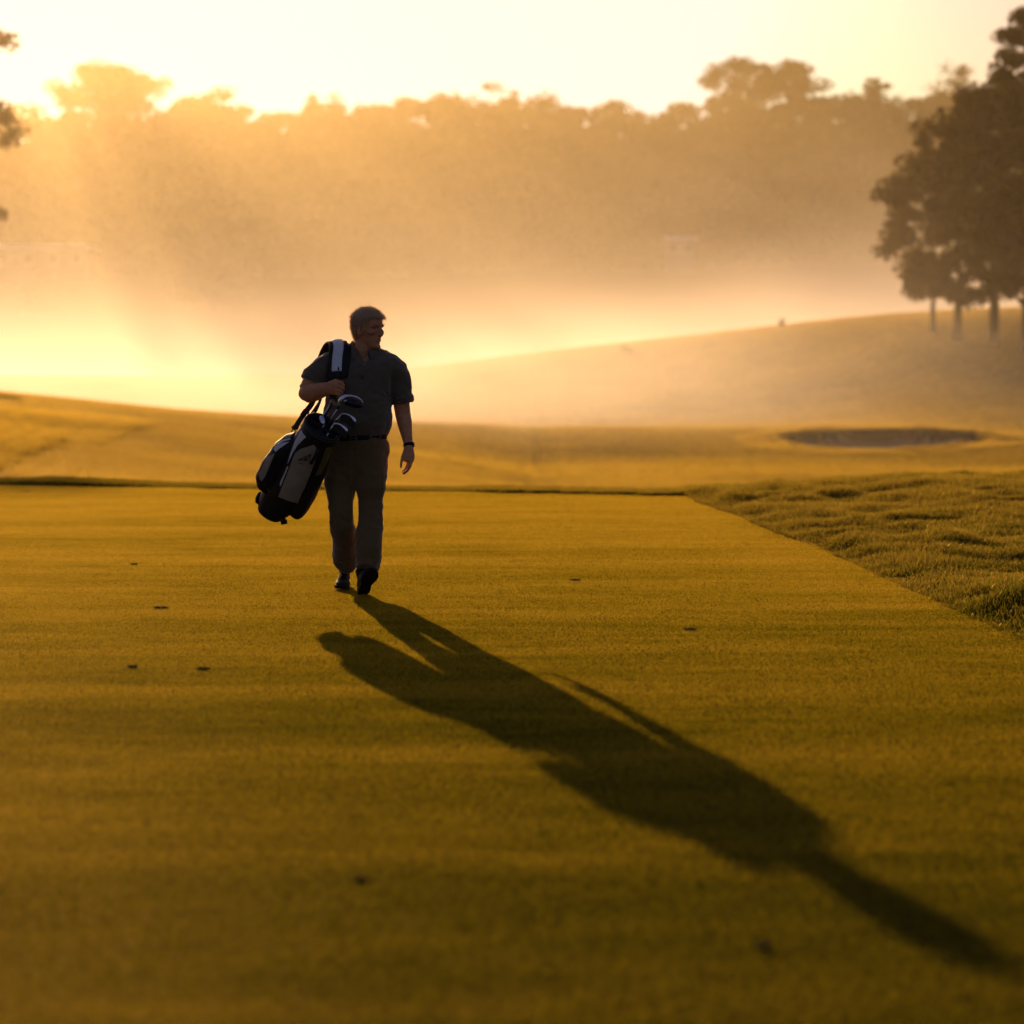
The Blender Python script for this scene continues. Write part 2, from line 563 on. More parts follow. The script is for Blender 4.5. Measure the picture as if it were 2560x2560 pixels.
# rough along the right of the tee: every blade stands on the humped ground
def blades_at(x, y, hh, w, lean, r):
    n = len(x)
    z = ground_z(x, y)
    ww = w * (0.7 + 0.6 * r.rand(n))
    a = r.rand(n) * 2 * np.pi
    la = r.rand(n) * 2 * np.pi; ln = lean * (0.2 + r.rand(n)) * hh
    dx, dy = np.cos(a) * ww / 2, np.sin(a) * ww / 2
    ox, oy = np.cos(la) * ln, np.sin(la) * ln
    V = np.stack([np.stack([x - dx, y - dy, z - .006], -1), np.stack([x + dx, y + dy, z - .006], -1),
                  np.stack([x + dx * .8 + ox * .4, y + dy * .8 + oy * .4, z + hh * .6], -1), np.stack([x - dx * .8 + ox * .4, y - dy * .8 + oy * .4, z + hh * .6], -1),
                  np.stack([x + ox, y + oy, z + hh], -1)], 1).reshape(-1, 3)
    i = np.arange(n)[:, None] * 5
    return V, np.concatenate([i + [0, 1, 2], i + [0, 2, 3], i + [3, 2, 4]], 0), np.stack([np.repeat(r.rand(n), 5), np.tile([0., 0., .55, .55, 1.], n)], -1)


def real_grass(name, x, y, hh, w, lean, r, mat, label):
    V, F, bv = blades_at(x, y, hh, w, lean, r)
    o = link_mesh(name, V, F, mat)
    for q, nm_ in enumerate(('blade', 'tip')):
        a = o.data.attributes.new(nm_, 'FLOAT', 'POINT'); a.data.foreach_set('value', np.ascontiguousarray(bv[:, q]).astype(np.float32))
    return tag(o, label, 'grass', kind='stuff')


n = 760000
y = 7.5 + 22.5 * gr.rand(n) ** 1.15
x = 1.5 + 7.0 * gr.rand(n)
k = in_view(x, y, 0.7) & (x > right_edge(y) - 0.02 + 0.05 * vnoise(x, y, .5, 9.0, 2)) & (y < back_edge(x) + 2.6)
x, y = x[k], y[k]
tuft = vnoise(x, y, 0.5, 5.0, 3)
hh = 0.052 * np.clip(0.8 + 1.1 * tuft + 0.5 * vnoise(x, y, 1.7, 6.0, 2) + 0.45 * sstep(18, 26, y), 0.3, 2.4) * (0.55 + 0.75 * gr.rand(len(x)))
hh *= 0.62 + 0.38 * sstep(0, .35, x - right_edge(y))
real_grass('rough_grass', x, y, hh, 0.0042, 0.75, gr, M_ROUGH, 'uneven dewy rough grass along the right side of the mown tee')
# taller fringe that closes the back of the tee
x = np.concatenate([np.arange(-11, 3.0, 0.16)] * 4) + (gr.rand(88 * 4) - .5) * .1
y = back_edge(x) + np.repeat([0.06, 0.3, 0.6, 1.0], 88) + (gr.rand(len(x)) - .5) * .1
hs = np.clip(0.62 + 0.95 * vnoise(x, y * 0 + 1, 1.1, 6.0, 4), 0.42, 1.7)
P = scatter_points(x, y, gr, hs)
scatter_grass('tee_fringe', *P, blades(420, 0.16, 0.055, 0.006, 0.5, 23, 0.4), M_ROUGH, 'dark fringe of longer grass along the back edge of the tee')
# fairway beyond, larger and sparser with distance
x, y = cells(-26, 26, 30.0, 75, 1.0, gr)
k = in_view(x, y, 7.0)
# the hillock on the left keeps longer grass behind a line that runs away from the camera
dl = ((x + 12.4) * (-42.0) + (y - 58.0) * 2.4) / 42.07
hs = (0.8 + 0.6 * vnoise(x, y, 3.0, 7.0, 2)) * (1 + 2.6 * sstep(-0.3, 0.3, dl) * (1 - 0.6 * sstep(1.0, 4.0, dl)) * (x < 0))
P = scatter_points(x[k], y[k], gr, hs[k])
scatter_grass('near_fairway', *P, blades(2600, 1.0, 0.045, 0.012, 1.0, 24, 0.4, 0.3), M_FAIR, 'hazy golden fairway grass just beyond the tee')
x, y = cells(-46, 50, 75, 160, 2.0, gr)
k = in_view(x, y, 9.0) & (bunker_r(x, y) > 1.34)
P = scatter_points(x[k], y[k], gr, 0.8 + 0.6 * vnoise(x, y, 7.0, 8.0, 2)[k])
scatter_grass('far_fairway', *P, blades(3400, 2.0, 0.07, 0.022, 1.0, 25, 0.4, 0.3), M_FAIR, 'mist covered far fairway grass rising to the slope on the right')

x, y = cells(8, 21, 84, 102, 0.45, gr)
k = (bunker_r(x, y) > 0.97) & (bunker_r(x, y) < 1.5)
P = scatter_points(x[k], y[k], gr, 0.9 + 0.6 * vnoise(x, y, 2.0, 8.0, 2)[k])
scatter_grass('bunker_lip_grass', *P, blades(420, 0.45, 0.07, 0.018, 0.8, 26, 0.4), M_FAIR, 'golden grass on the lip round the sand bunker')

# ------------------------------------------------------------------ small dark divots torn in the turf
def divot_mesh(seed, w):
    r = np.random.RandomState(seed)
    n, V, F = 14, [], []
    for j, (rr, z) in enumerate(((1.0, .000), (.8, .003), (.45, .0055), (.12, .005))):
        for k in range(n):
            a = 2 * math.pi * k / n
            q = rr * (0.7 + .55 * r.rand())
            V.append((w * q * math.cos(a), w * .9 * q * math.sin(a), z * (0.5 + r.rand())))
        if j:
            for k in range(n):
                a, b = (j - 1) * n + k, (j - 1) * n + (k + 1) % n
                F.append((a, b, b + n, a + n))
    F.append(tuple(range(3 * n, 4 * n)))
    # torn blades standing round it
    for k in range(60):
        a = r.rand() * 6.28; q = w * (0.5 + .7 * r.rand())
        x, y = q * math.cos(a), q * math.sin(a) * .6
        h = .006 + .008 * r.rand(); dx, dy = r.normal() * .012, r.normal() * .012
        o = len(V)
        V += [(x - .003, y, 0), (x + .003, y, 0), (x + dx, y + dy, h)]
        F.append((o, o + 1, o + 2))
    return V, F


M_DIVOT = simple_mat('torn_turf', (0.20, 0.125, 0.04), .9, vary=.4, scale=60)
for k, (px, py, w) in enumerate(((336, 1413, .05), (402, 1522, .07), (507, 1676, .055), (331, 1671, .045), (68, 1230, .06),
                                 (1725, 1577, .055), (1438, 1453, .06), (1908, 2376, .035), (901, 2206, .022))):
    a = pt(px, py, 1.0) - Vector((0, 0, CAM_H))
    q = Vector((0, 0, CAM_H)) + a * (-CAM_H / a.z)
    V, F = divot_mesh(100 + k, w * (.30 + .03 * (k * 7 % 9)))
    o = link_mesh('divot', V, F, M_DIVOT)
    o.location = (q.x, q.y, 0.006)
    tag(o, 'small dark divot torn in the mown turf of the tee', 'divot', 'divots in the mown turf')

# ------------------------------------------------------------------ haze and ground mist
def box_mesh(name, lo, hi, mat):
    x0, y0, z0 = lo; x1, y1, z1 = hi
    v = [(x0, y0, z0), (x1, y0, z0), (x1, y1, z0), (x0, y1, z0), (x0, y0, z1), (x1, y0, z1), (x1, y1, z1), (x0, y1, z1)]
    f = [(0, 3, 2, 1), (4, 5, 6, 7), (0, 1, 5, 4), (1, 2, 6, 5), (2, 3, 7, 6), (3, 0, 4, 7)]
    return link_mesh(name, v, f, mat)


m, nt, out = new_mat('morning_haze')
vs = nt.new('ShaderNodeVolumeScatter', inp={'Color': (0.99, 0.83, 0.46, 1), 'Density': HAZE_D, 'Anisotropy': HAZE_G})
nt.l.new(vs.outputs[0], out.inputs['Volume'])
haze = box_mesh('haze', (-200, 40, -6), (200, 440, 45), m)
tag(haze, 'thin golden morning haze over the fairway and the wood', 'haze', kind='stuff')

m, nt, out = new_mat('ground_mist')
p = nt.pos()
sep = nt.new('ShaderNodeSeparateXYZ'); nt.l.new(p, sep.inputs[0])
X, Y, Z = sep.outputs
n1 = nt.noise(0.030, 2, 0.6, nt.pos((1.0, 0.5, 2.4)), 0.6)                 # drifting wisps
n2 = nt.noise(0.085, 2, 0.6, nt.pos((1.0, 0.5, 3.0)), 0.8)
# the ground the mist lies on climbs to the right and up the ridge
lift = nt.math('MULTIPLY', nt.math('MULTIPLY', nt.math('DIVIDE', nt.math('ADD', X, 12.0), 44.0, clamp=True), nt.math('DIVIDE', nt.math('SUBTRACT', Y, 104.0), 46.0, clamp=True)), 5.8)
lift = nt.math('ADD', lift, nt.math('MULTIPLY', nt.math('DIVIDE', nt.math('SUBTRACT', Y, 225.0), 160.0, clamp=True), 13.0))
zr = nt.math('MAXIMUM', nt.math('ADD', nt.math('SUBTRACT', Z, lift), 1.2), 0.0)
lo = nt.math('MULTIPLY', nt.math('POWER', 2.718, nt.math('MULTIPLY', zr, -0.50)), nt.math('ADD', nt.math('MULTIPLY', n2, 1.3), 0.35))
wisp = nt.math('MULTIPLY', nt.math('SUBTRACT', n1, 0.36), 4.0, clamp=True)
hi = nt.math('MULTIPLY', nt.math('POWER', 2.718, nt.math('MULTIPLY', zr, -0.21)), wisp)
near = nt.math('DIVIDE', nt.math('SUBTRACT', Y, MIST_Y0), 48.0, clamp=True)
near = nt.math('POWER', near, 2.4)
far = nt.math('DIVIDE', nt.math('SUBTRACT', MIST_Y1, Y), 60.0, clamp=True)
lo = nt.math('MULTIPLY', lo, nt.math('ADD', nt.math('MULTIPLY', nt.math('DIVIDE', nt.math('ADD', X, 5.0), 30.0, clamp=True), -0.62), 1.0))      # thinner on the slope to the right
dn = nt.math('ADD', nt.math('MULTIPLY', lo, MIST_D), nt.math('MULTIPLY', hi, MIST_HI))
dn = nt.math('MULTIPLY', nt.math('MULTIPLY', dn, near), far)
vs = nt.new('ShaderNodeVolumeScatter', inp={'Color': (1.0, 0.95, 0.86, 1), 'Density': dn, 'Anisotropy': 0.6})
nt.l.new(vs.outputs[0], out.inputs['Volume'])
m.cycles.volume_step_rate = 3.0
mist = box_mesh('ground_mist', (-95, MIST_Y0, -3), (95, MIST_Y1, 26), m)
tag(mist, 'bright bank of ground mist drifting in front of the wood', 'mist', kind='stuff')

# ------------------------------------------------------------------ trees
def leaf_material(name, lo, hi, transl=0.35):
    m, nt, out = new_mat(name)
    f = nt.noise(0.9, 3, 0.6, nt.obj())
    at = nt.new('ShaderNodeAttribute', attribute_name='leaf')
    f = nt.math('ADD', nt.math('MULTIPLY', f, 0.6), nt.math('MULTIPLY', at.outputs['Fac'], 0.4))
    col = nt.ramp(f, [(0.3, lo), (0.75, hi)])
    d = nt.new('ShaderNodeBsdfDiffuse', inp={'Color': col})
    t = nt.new('ShaderNodeBsdfTranslucent', inp={'Color': nt.mix(1.0, col, (1.3, 1.1, 0.5), 'MULTIPLY')})
    mx = nt.new('ShaderNodeMixShader', inp={0: transl, 1: d.outputs[0], 2: t.outputs[0]})
    nt.l.new(mx.outputs[0], out.inputs[0])
    return m


def bark_material():
    m, nt, out = new_mat('bark')
    f = nt.noise(3.0, 5, 0.7, nt.obj((4, 4, 0.8)))
    col = nt.ramp(f, [(0.3, (0.035, 0.024, 0.016)), (0.7, (0.10, 0.075, 0.05))])
    b = nt.new('ShaderNodeBsdfPrincipled', inp={'Base Color': col, 'Roughness': 0.9})
    bp = nt.new('ShaderNodeBump', inp={'Strength': 0.8, 'Distance': 0.04, 'Height': f})
    nt.l.new(bp.outputs[0], b.inputs['Normal'])
    nt.l.new(b.outputs[0], out.inputs[0])
    return m


M_LEAF = leaf_material('dark_foliage', (0.045, 0.040, 0.012), (0.115, 0.085, 0.026), 0.38)
M_LEAF2 = leaf_material('olive_foliage', (0.06, 0.05, 0.014), (0.14, 0.10, 0.03), 0.4)
M_BARK = bark_material()


def tube_chain(pts, rad, sides=7):
    pts = [Vector(p) for p in pts]
    V, F = [], []
    for i, p in enumerate(pts):
        d = (pts[min(i + 1, len(pts) - 1)] - pts[max(i - 1, 0)]).normalized()
        u = d.orthogonal().normalized(); w = d.cross(u)
        for k in range(sides):
            a = 2 * math.pi * k / sides
            V.append(p + (u * math.cos(a) + w * math.sin(a)) * rad[i])
        if i:
            for k in range(sides):
                a, b = (i - 1) * sides + k, (i - 1) * sides + (k + 1) % sides
                F.append((a, b, b + sides, a + sides))
    F.append(tuple(range(sides - 1, -1, -1)))
    F.append(tuple(range((len(pts) - 1) * sides, len(pts) * sides)))
    return V, F


def bent(p, q, r, amp, n=4):
    p, q = Vector(p), Vector(q)
    L = (q - p).length
    out_ = []
    for i in range(n + 1):
        t = i / n
        o = Vector((r.uniform(-1, 1), r.uniform(-1, 1), r.uniform(-.4, .9))) * amp * L * math.sin(math.pi * t)
        out_.append(p.lerp(q, t) + o)
    return out_


def make_tree(seed, H, crown_lo, rx, clumps, leaves, leaf, cr, style='round', trunk_r=0.3, gaps=0.0, extra=()):
    """(trunk verts, faces), (crown verts, faces, leaf value); limbs run out to the clumps"""
    r = random.Random(seed); nr = np.random.RandomState(seed)
    centers = []
    tries = 0
    while len(centers) < clumps and tries < clumps * 60:
        tries += 1
        t = r.random()                                     # height within the crown
        a = r.uniform(0, 2 * math.pi)
        if style == 'round':
            prof = math.sqrt(max(0.0, 1 - (2 * t - 0.85) ** 2 * 0.78)) if t < .97 else .35
        elif style == 'umbrella':
            prof = (0.25 + 0.9 * t) if t < .72 else max(.2, 1.0 - ((t - .72) / .28) ** 2 * .75)
        elif style == 'pine':
            lay = 0.5 + 0.5 * math.sin(t * 21 + a)
            prof = (1.0 - 0.75 * t) * (0.45 + 0.55 * lay)
        else:                                              # sparse
            prof = 0.5 + 0.5 * t if t < .7 else 1.0 - (t - .7) * 1.8
        lump = 1 + 0.22 * math.sin(3 * a + seed) * math.sin(5 * t + seed * 1.7)
        rr = rx * prof * lump * (r.random() ** 0.45 if style != 'umbrella' else r.random() ** 0.35)
        if style == 'umbrella' and t < .45 and r.random() < .8: continue
        p = Vector((rr * math.cos(a), rr * math.sin(a), crown_lo + (H - crown_lo) * t))
        if gaps and mnoise.noise(p * (1.1 / cr * .5) + Vector((seed, 0, 0))) < gaps - .5: continue
        centers.append(p)
    centers += [Vector(e) for e in extra]
    # trunk and limbs
    TV, TF = [], []

    def add(pts, rad, sides=6):
        v, f = tube_chain(pts, rad, sides)
        o = len(TV); TV.extend(v); TF.extend(tuple(i + o for i in q) for q in f)
    top = crown_lo + (H - crown_lo) * (0.55 if style != 'pine' else 0.97)
    spine = [Vector((0, 0, -0.5))] + [Vector((r.uniform(-.12, .12) * z / 3, r.uniform(-.12, .12) * z / 3, z)) for z in np.linspace(0.4, top, 6)]
    rads = [trunk_r * 1.35] + [trunk_r * (1 - 0.8 * i / 5) for i in range(6)]
    add(spine, rads, 9)
    for c in centers[::max(1, len(centers) // 46)]:
        z0 = min(top * .98, max(crown_lo * .75, c.z - (1.0 + .5 * math.hypot(c.x, c.y)) * (0.9 if style != 'pine' else .3)))
        k = min(5, max(0, int(z0 / top * 5)))
        b = spine[1 + k].lerp(spine[min(6, 2 + k)], .5) if k < 5 else spine[6]
        L = (c - b).length
        add(bent(b, c, r, .07), [trunk_r * .34, trunk_r * .25, trunk_r * .17, trunk_r * .10, trunk_r * .04], 5)
    # leaves
    n = len(centers)
    cc = np.array([list(c) for c in centers])
    per = leaves // n
    sc = cr * (0.6 + 0.8 * nr.rand(n))
    P = np.repeat(cc, per, 0)
    off = nr.normal(size=(n * per, 3))
    off /= np.linalg.norm(off, axis=1, keepdims=True)
    rad = nr.rand(n * per) ** 0.5
    P = P + off * (rad * np.repeat(sc, per))[:, None] * np.array([1.15, 1.15, 0.78 if style != 'pine' else .5])
    m = len(P)
    u = nr.normal(size=(m, 3)); u /= np.linalg.norm(u, axis=1, keepdims=True)
    w = np.cross(u, nr.normal(size=(m, 3))); w /= np.linalg.norm(w, axis=1, keepdims=True)
    s = leaf * (0.6 + 0.8 * nr.rand(m))[:, None]
    V = np.stack([P - u * s * .5, P + w * s * .32, P + u * s * .5, P - w * s * .32], 1).reshape(-1, 3)
    F = np.arange(m * 4).reshape(m, 4)
    lv = np.repeat(np.clip(nr.rand(m) * .5 + np.repeat(nr.rand(n), per) * .5, 0, 1), 4)
    return (TV, TF), (V, F, lv)


def plant_tree(name, spec, loc, mat, label, cat='tree', group=None, rz=0.0, sc=(1, 1, 1)):
    (TV, TF), (V, F, lv) = spec
    root = empty(name)
    tag(root, label, cat, group)
    link_mesh('trunk', TV, TF, M_BARK, root, smooth=True)
    cr = link_mesh('crown', V, F, mat, root)
    a = cr.data.attributes.new('leaf', 'FLOAT', 'POINT'); a.data.foreach_set('value', lv.astype(np.float32))
    root.location = loc; root.rotation_euler = (0, 0, rz); root.scale = sc
    return root


def copy_tree(src, loc, rz, sc, label=None, mat=None):
    r = src.copy(); C.objects.link(r)
    r.location = loc; r.rotation_euler = (0, 0, rz); r.scale = sc
    if label: r['label'] = label
    for ch in src.children:
        c = ch.copy(); C.objects.link(c); c.parent = r
    return r


def gz(x, y): return float(ground_z(x, y))


# --- the far wood: a long line of broad-leaved trees on the ridge
PROFILE = [(-80, 205), (0, 200), (60, 200), (120, 200), (300, 200), (340, 190), (400, 178), (455, 200), (500, 214), (560, 198), (620, 184), (660, 188), (700, 198), (745, 182),
           (790, 166), (850, 163), (890, 178), (930, 186), (990, 172), (1040, 186), (1090, 198), (1140, 186), (1190, 194), (1240, 200), (1290, 186),
           (1350, 190), (1450, 185), (1540, 185), (1600, 164), (1655, 158), (1700, 180), (1760, 178), (1850, 178), (2010, 170)]
px_ = np.array([p[0] for p in PROFILE], float); py_ = np.array([p[1] for p in PROFILE], float)
FAR_LABEL = 'hazy broad-leaved tree merged into the long treeline of the far wood'
FAR_GROUP = 'trees of the far wood'
tr = random.Random(5)
far_specs = [dict(seed=s, H=22, crown_lo=4.0, rx=5.6 + .5 * (s % 3), clumps=85, leaves=9000, leaf=0.50, cr=1.35, style='round', trunk_r=.34) for s in (31, 32, 33, 34)]
far_src = []
D3 = 4530.0 / 1932 * 2560
xcols = []
xx = -240
while xx < 2170:
    xcols.append(xx); xx += tr.uniform(36, 62)
for row, (Yb, drop, jit) in enumerate([(400, 0, 4.0), (388, 24, 4.0), (376, 60, 4.0)]):
    for i, c in enumerate(xcols):
        c2 = c + row * 17 + tr.uniform(-10, 10)
        Y = Yb + tr.uniform(-jit, jit)
        rowpx = float(np.interp(c2, px_, py_)) + drop + tr.uniform(-4, 9) + (abs(tr.gauss(0, 7)) if row == 0 else 0)
        top = pt(c2 * 2560 / 1932, rowpx * 2560 / 1932, Y)
        g = gz(top.x, Y)
        k = (top.z - g) / 22.6
        sx = k * tr.uniform(.85, 1.2)
        args = ((top.x, Y, g), tr.uniform(0, 6.28), (sx, sx, k))
        if len(far_src) < 4:
            far_src.append(plant_tree('wood_tree', make_tree(**far_specs[len(far_src)]), args[0], M_LEAF, FAR_LABEL, 'tree', FAR_GROUP, args[1], args[2]))
        else:
            copy_tree(far_src[(i * 3 + row) % 4], *args)
# understorey shrubs that close the foot of the wood
sh_spec = make_tree(41, 6.5, 0.6, 4.2, 40, 3600, 0.5, 1.2, 'round', .12)
sh_src = None
for i in range(64):
    Y = (366 if i < 44 else 386) + tr.uniform(-4, 4); X = (-90 + i * 4.2 if i < 44 else -92 + (i - 44) * 9.2) + tr.uniform(-1.3, 1.3)
    s = tr.uniform(1.3, 2.1)
    if sh_src is None:
        sh_src = plant_tree('understorey_shrub', sh_spec, (X, Y, gz(X, Y)), M_LEAF, 'dim shrub in the hazy undergrowth at the foot of the far wood', 'shrub', 'shrubs at the foot of the far wood', 0, (s, s, s))
    else:
        copy_tree(sh_src, (X, Y, gz(X, Y)), tr.uniform(0, 6.28), (s, s, s))


def far_tree(name, x0, x1, ytop, Y, label, rz=0.0, base=None, **kw):
    t = pt((x0 + x1) / 2 * 2560 / 1932, ytop * 2560 / 1932, Y)
    g = gz(t.x, Y) if base is None else base
    half = (x1 - x0) / 2 / 4530 * Y
    kw.setdefault('rx', half * 1.0)
    for q in ('crown_lo', 'leaf', 'cr', 'trunk_r'): kw[q] = kw[q] * 1.32        # sizes below are for 300 m
    kw['crown_lo'] = max(3.0, (t.z - g) - kw['crown_lo'])
    spec = make_tree(H=(t.z - g) * .985, **kw)
    return plant_tree(name, spec, (t.x, Y, g), M_LEAF, label, rz=rz)


far_tree('spreading_tree', 88, 308, 126, 401, 'tall spreading tree with sun-bleached crown and see-through gaps at the left end of the wood', seed=51, crown_lo=9, clumps=90, leaves=12000, leaf=.42, cr=1.45, style='umbrella', trunk_r=.4, gaps=.36)
far_tree('open_tree', 1318, 1480, 112, 404, 'tall umbrella-shaped tree with open gaps standing above the wood on the right', seed=57, crown_lo=9, clumps=60, leaves=7000, leaf=.42, cr=1.3, style='umbrella', trunk_r=.38, gaps=.40)
far_tree('round_tree', 1440, 1552, 118, 400, 'dense rounded tree touching the umbrella-shaped tree above the wood', seed=58, crown_lo=10, clumps=44, leaves=6000, leaf=.42, cr=1.25, style='umbrella', trunk_r=.34, gaps=.25)
far_tree('thin_tree', 1752, 1846, 120, 403, 'thin see-through tree above the wood beside the big dark pine', seed=61, crown_lo=7, clumps=34, leaves=2300, leaf=.36, cr=1.1, style='sparse', trunk_r=.3, gaps=.38)
far_tree('feathery_tree', 340, 458, 170, 403, 'small feathery tree right of the spreading tree on the skyline', seed=62, crown_lo=6, clumps=30, leaves=3000, leaf=.38, cr=1.1, style='sparse', trunk_r=.3, gaps=.36)
far_tree('ragged_tree', 1000, 1100, 176, 403, 'ragged thin-topped tree at the middle of the skyline', seed=63, crown_lo=6, clumps=26, leaves=1900, leaf=.36, cr=1.0, style='sparse', trunk_r=.3, gaps=.36)
far_tree('feathery_tree', 880, 985, 156, 404, 'wispy tree behind the highest clump in the middle of the treeline', seed=64, crown_lo=6, clumps=24, leaves=1500, leaf=.36, cr=1.0, style='sparse', trunk_r=.3, gaps=.36)
far_tree('ragged_tree', 1620, 1680, 148, 403, 'ragged little tree poking up between the rounded tree and the thin tree', seed=65, crown_lo=5, clumps=22, leaves=1900, leaf=.36, cr=.9, style='sparse', trunk_r=.25, gaps=.3)
far_tree('leafy_tree', 560, 650, 176, 403, 'low leafy tree on the skyline above the golfer\'s bag', seed=66, crown_lo=6, clumps=26, leaves=2600, leaf=.38, cr=1.0, style='sparse', trunk_r=.25, gaps=.36)

# a dark tree standing out in front of the wood on the left, and bushes in the mist
g = pt(405 * 2560 / 1932, 580 * 2560 / 1932, 300)
plant_tree('lone_tree', make_tree(71, 14.0, 1.3, 7.2, 60, 7000, .5, 1.6, 'round', .3), (g.x, 300, gz(g.x, 300)), M_LEAF, 'round bushy tree half lost in mist in front of the wood', rz=1.0)
g = pt(80 * 2560 / 1932, 560 * 2560 / 1932, 292)
plant_tree('bush', make_tree(72, 5.6, 0.4, 3.0, 24, 2400, .4, .9, 'round', .12), (g.x, 292, gz(g.x, 292)), M_LEAF2, 'small misty bush in front of the pale building', 'bush')
g = pt(1476 * 2560 / 1932, 600 * 2560 / 1932, 139)
plant_tree('sapling', make_tree(73, 0.5, 0.05, .14, 9, 220, .09, .12, 'round', .02), (g.x, 139, gz(g.x, 139)), M_LEAF2, 'tiny upright shrub on the crest of the right slope', 'shrub')
g = pt(1180 * 2560 / 1932, 620 * 2560 / 1932, 139)
plant_tree('sapling', make_tree(74, 0.42, 0.05, .5, 12, 260, .1, .16, 'round', .02), (g.x, 139, gz(g.x, 139)), M_LEAF2, 'low wide shrub on the crest near the middle of the mist', 'shrub')

# --- the big trees on the right
def big(name, cx, Y, ytop, label, **kw):
    t = pt(cx * 2560 / 1932, ytop * 2560 / 1932, Y)
    g = gz(t.x, Y)
    return plant_tree(name, make_tree(H=t.z - g, **kw), (t.x, Y, g), kw.pop('mat', M_LEAF), label)


big('broad_tree', 1812, 124, 205, 'big dark broad-leaved tree leaning left over the right slope', seed=81, crown_lo=2.5, rx=3.5, clumps=95, leaves=19000, leaf=.25, cr=.66, style='round', trunk_r=.24, gaps=.22)
big('broad_tree', 1880, 122, 160, 'dark broad-leaved tree between the left-leaning tree and the tall pine', seed=82, crown_lo=2.5, rx=3.7, clumps=105, leaves=20000, leaf=.25, cr=.70, style='round', trunk_r=.28, gaps=.18)
big('pine_tree', 1946, 120, 22, 'tall dark pine at the right edge rising above all other trees', seed=83, crown_lo=2.5, rx=4.6, clumps=130, leaves=21000, leaf=.24, cr=.62, style='pine', trunk_r=.34, gaps=.12)
big('broad_tree', 2025, 125, 130, 'dark tree cut off by the right edge of the picture', seed=84, crown_lo=2.5, rx=4.6, clumps=110, leaves=16000, leaf=.28, cr=.85, style='round', trunk_r=.3)
big('slim_tree', 1764, 126, 330, 'slim low tree at the left of the dark group on the slope', seed=85, crown_lo=1.8, rx=2.5, clumps=48, leaves=8500, leaf=.24, cr=.58, style='round', trunk_r=.15, gaps=.25, extra=((-2.3, 0, 7.6), (-2.7, .2, 7.2), (-1.9, 0, 8.0), (-2.2, 0, 4.6), (-2.6, 0, 4.3)))

# --- the nearer tree whose branches reach in at the left edge
OY = 130
t0 = pt(-105 * 2560 / 1932, 110 * 2560 / 1932, OY)
g0 = gz(t0.x, OY)
lim = [pt(a * 2560 / 1932, b * 2560 / 1932, OY) - Vector((t0.x, OY, g0)) for a, b in ((30, 245), (12, 225), (-2, 205), (8, 265), (-15, 240), (-30, 215), (12, 76), (-8, 72), (-30, 90), (-45, 200))]
plant_tree('overhanging_tree', make_tree(91, t0.z - g0, 7.0, 2.6, 60, 8400, .28, .62, 'round', .32, extra=[tuple(v) for v in lim]), (t0.x, OY, g0), M_LEAF2, 'nearer tree whose branch tips reach in at the left edge of the picture')

# ------------------------------------------------------------------ pale building in the haze on the left
def boxes(name, blist, mat, parent):
    V, F = [], []
    for (x0, x1, y0, y1, z0, z1) in blist:
        o = len(V)
        V += [(x0, y0, z0), (x1, y0, z0), (x1, y1, z0), (x0, y1, z0), (x0, y0, z1), (x1, y0, z1), (x1, y1, z1), (x0, y1, z1)]
        F += [tuple(i + o for i in q) for q in ((0, 3, 2, 1), (4, 5, 6, 7), (0, 1, 5, 4), (1, 2, 6, 5), (2, 3, 7, 6), (3, 0, 4, 7))]
    return link_mesh(name, V, F, mat, parent)


M_WALL = simple_mat('pale_render', (0.20, 0.19, 0.18), .8, vary=.08, scale=1.0)
M_ROOF = simple_mat('pale_fascia', (0.8, 0.8, 0.82), .5, vary=.05, scale=1.0)
M_PANE = simple_mat('window_glass', (0.06, 0.07, 0.08), .1, vary=.1, scale=1.0)


def house(name, x0, x1, ytop, Y, label, hgt, wins):
    a = pt(x0 * 2560 / 1932, ytop * 2560 / 1932, Y); b = pt(x1 * 2560 / 1932, ytop * 2560 / 1932, Y)
    root = empty(name, (a.x, Y, a.z - hgt))
    tag(root, label, 'building')
    w = b.x - a.x

    def part(n, bl, m):
        o = boxes(n, [(a.x + q[0], a.x + q[1], Y + q[2], Y + q[3], a.z - hgt + q[4], a.z - hgt + q[5]) for q in bl], m, root)
        return o
    part('wall', [(0.1, w - .1, 0, 7, -1.5, hgt - .62)], M_WALL)
    part('roof', [(-.3, w + .3, -.5, 7.5, hgt - .6, hgt)], M_ROOF)
    for k in range(wins):
        cx = w * (k + .5) / wins
        f = part('window', [(cx - .75, cx + .75, -.06, -.005, hgt * .35, hgt * .78)], M_ROOF)
        p_ = boxes('pane', [(a.x + cx - .65, a.x + cx + .65, Y - .09, Y - .065, a.z - hgt + hgt * .38, a.z - hgt + hgt * .75)], M_PANE, f)
    return root


house('clubhouse', -60, 166, 462, 350, 'long pale flat-roofed building half hidden in haze at the left', 4.4, 5)
house('shelter', 1256, 1312, 447, 352, 'small faint pale building in haze under the right end of the wood', 3.6, 2)

# ------------------------------------------------------------------ modelling helpers for figures
def P(px, py, Y): return pt(px, py, Y)
PXM = 1 / 400.0                                  # metres per photo pixel at the golfer


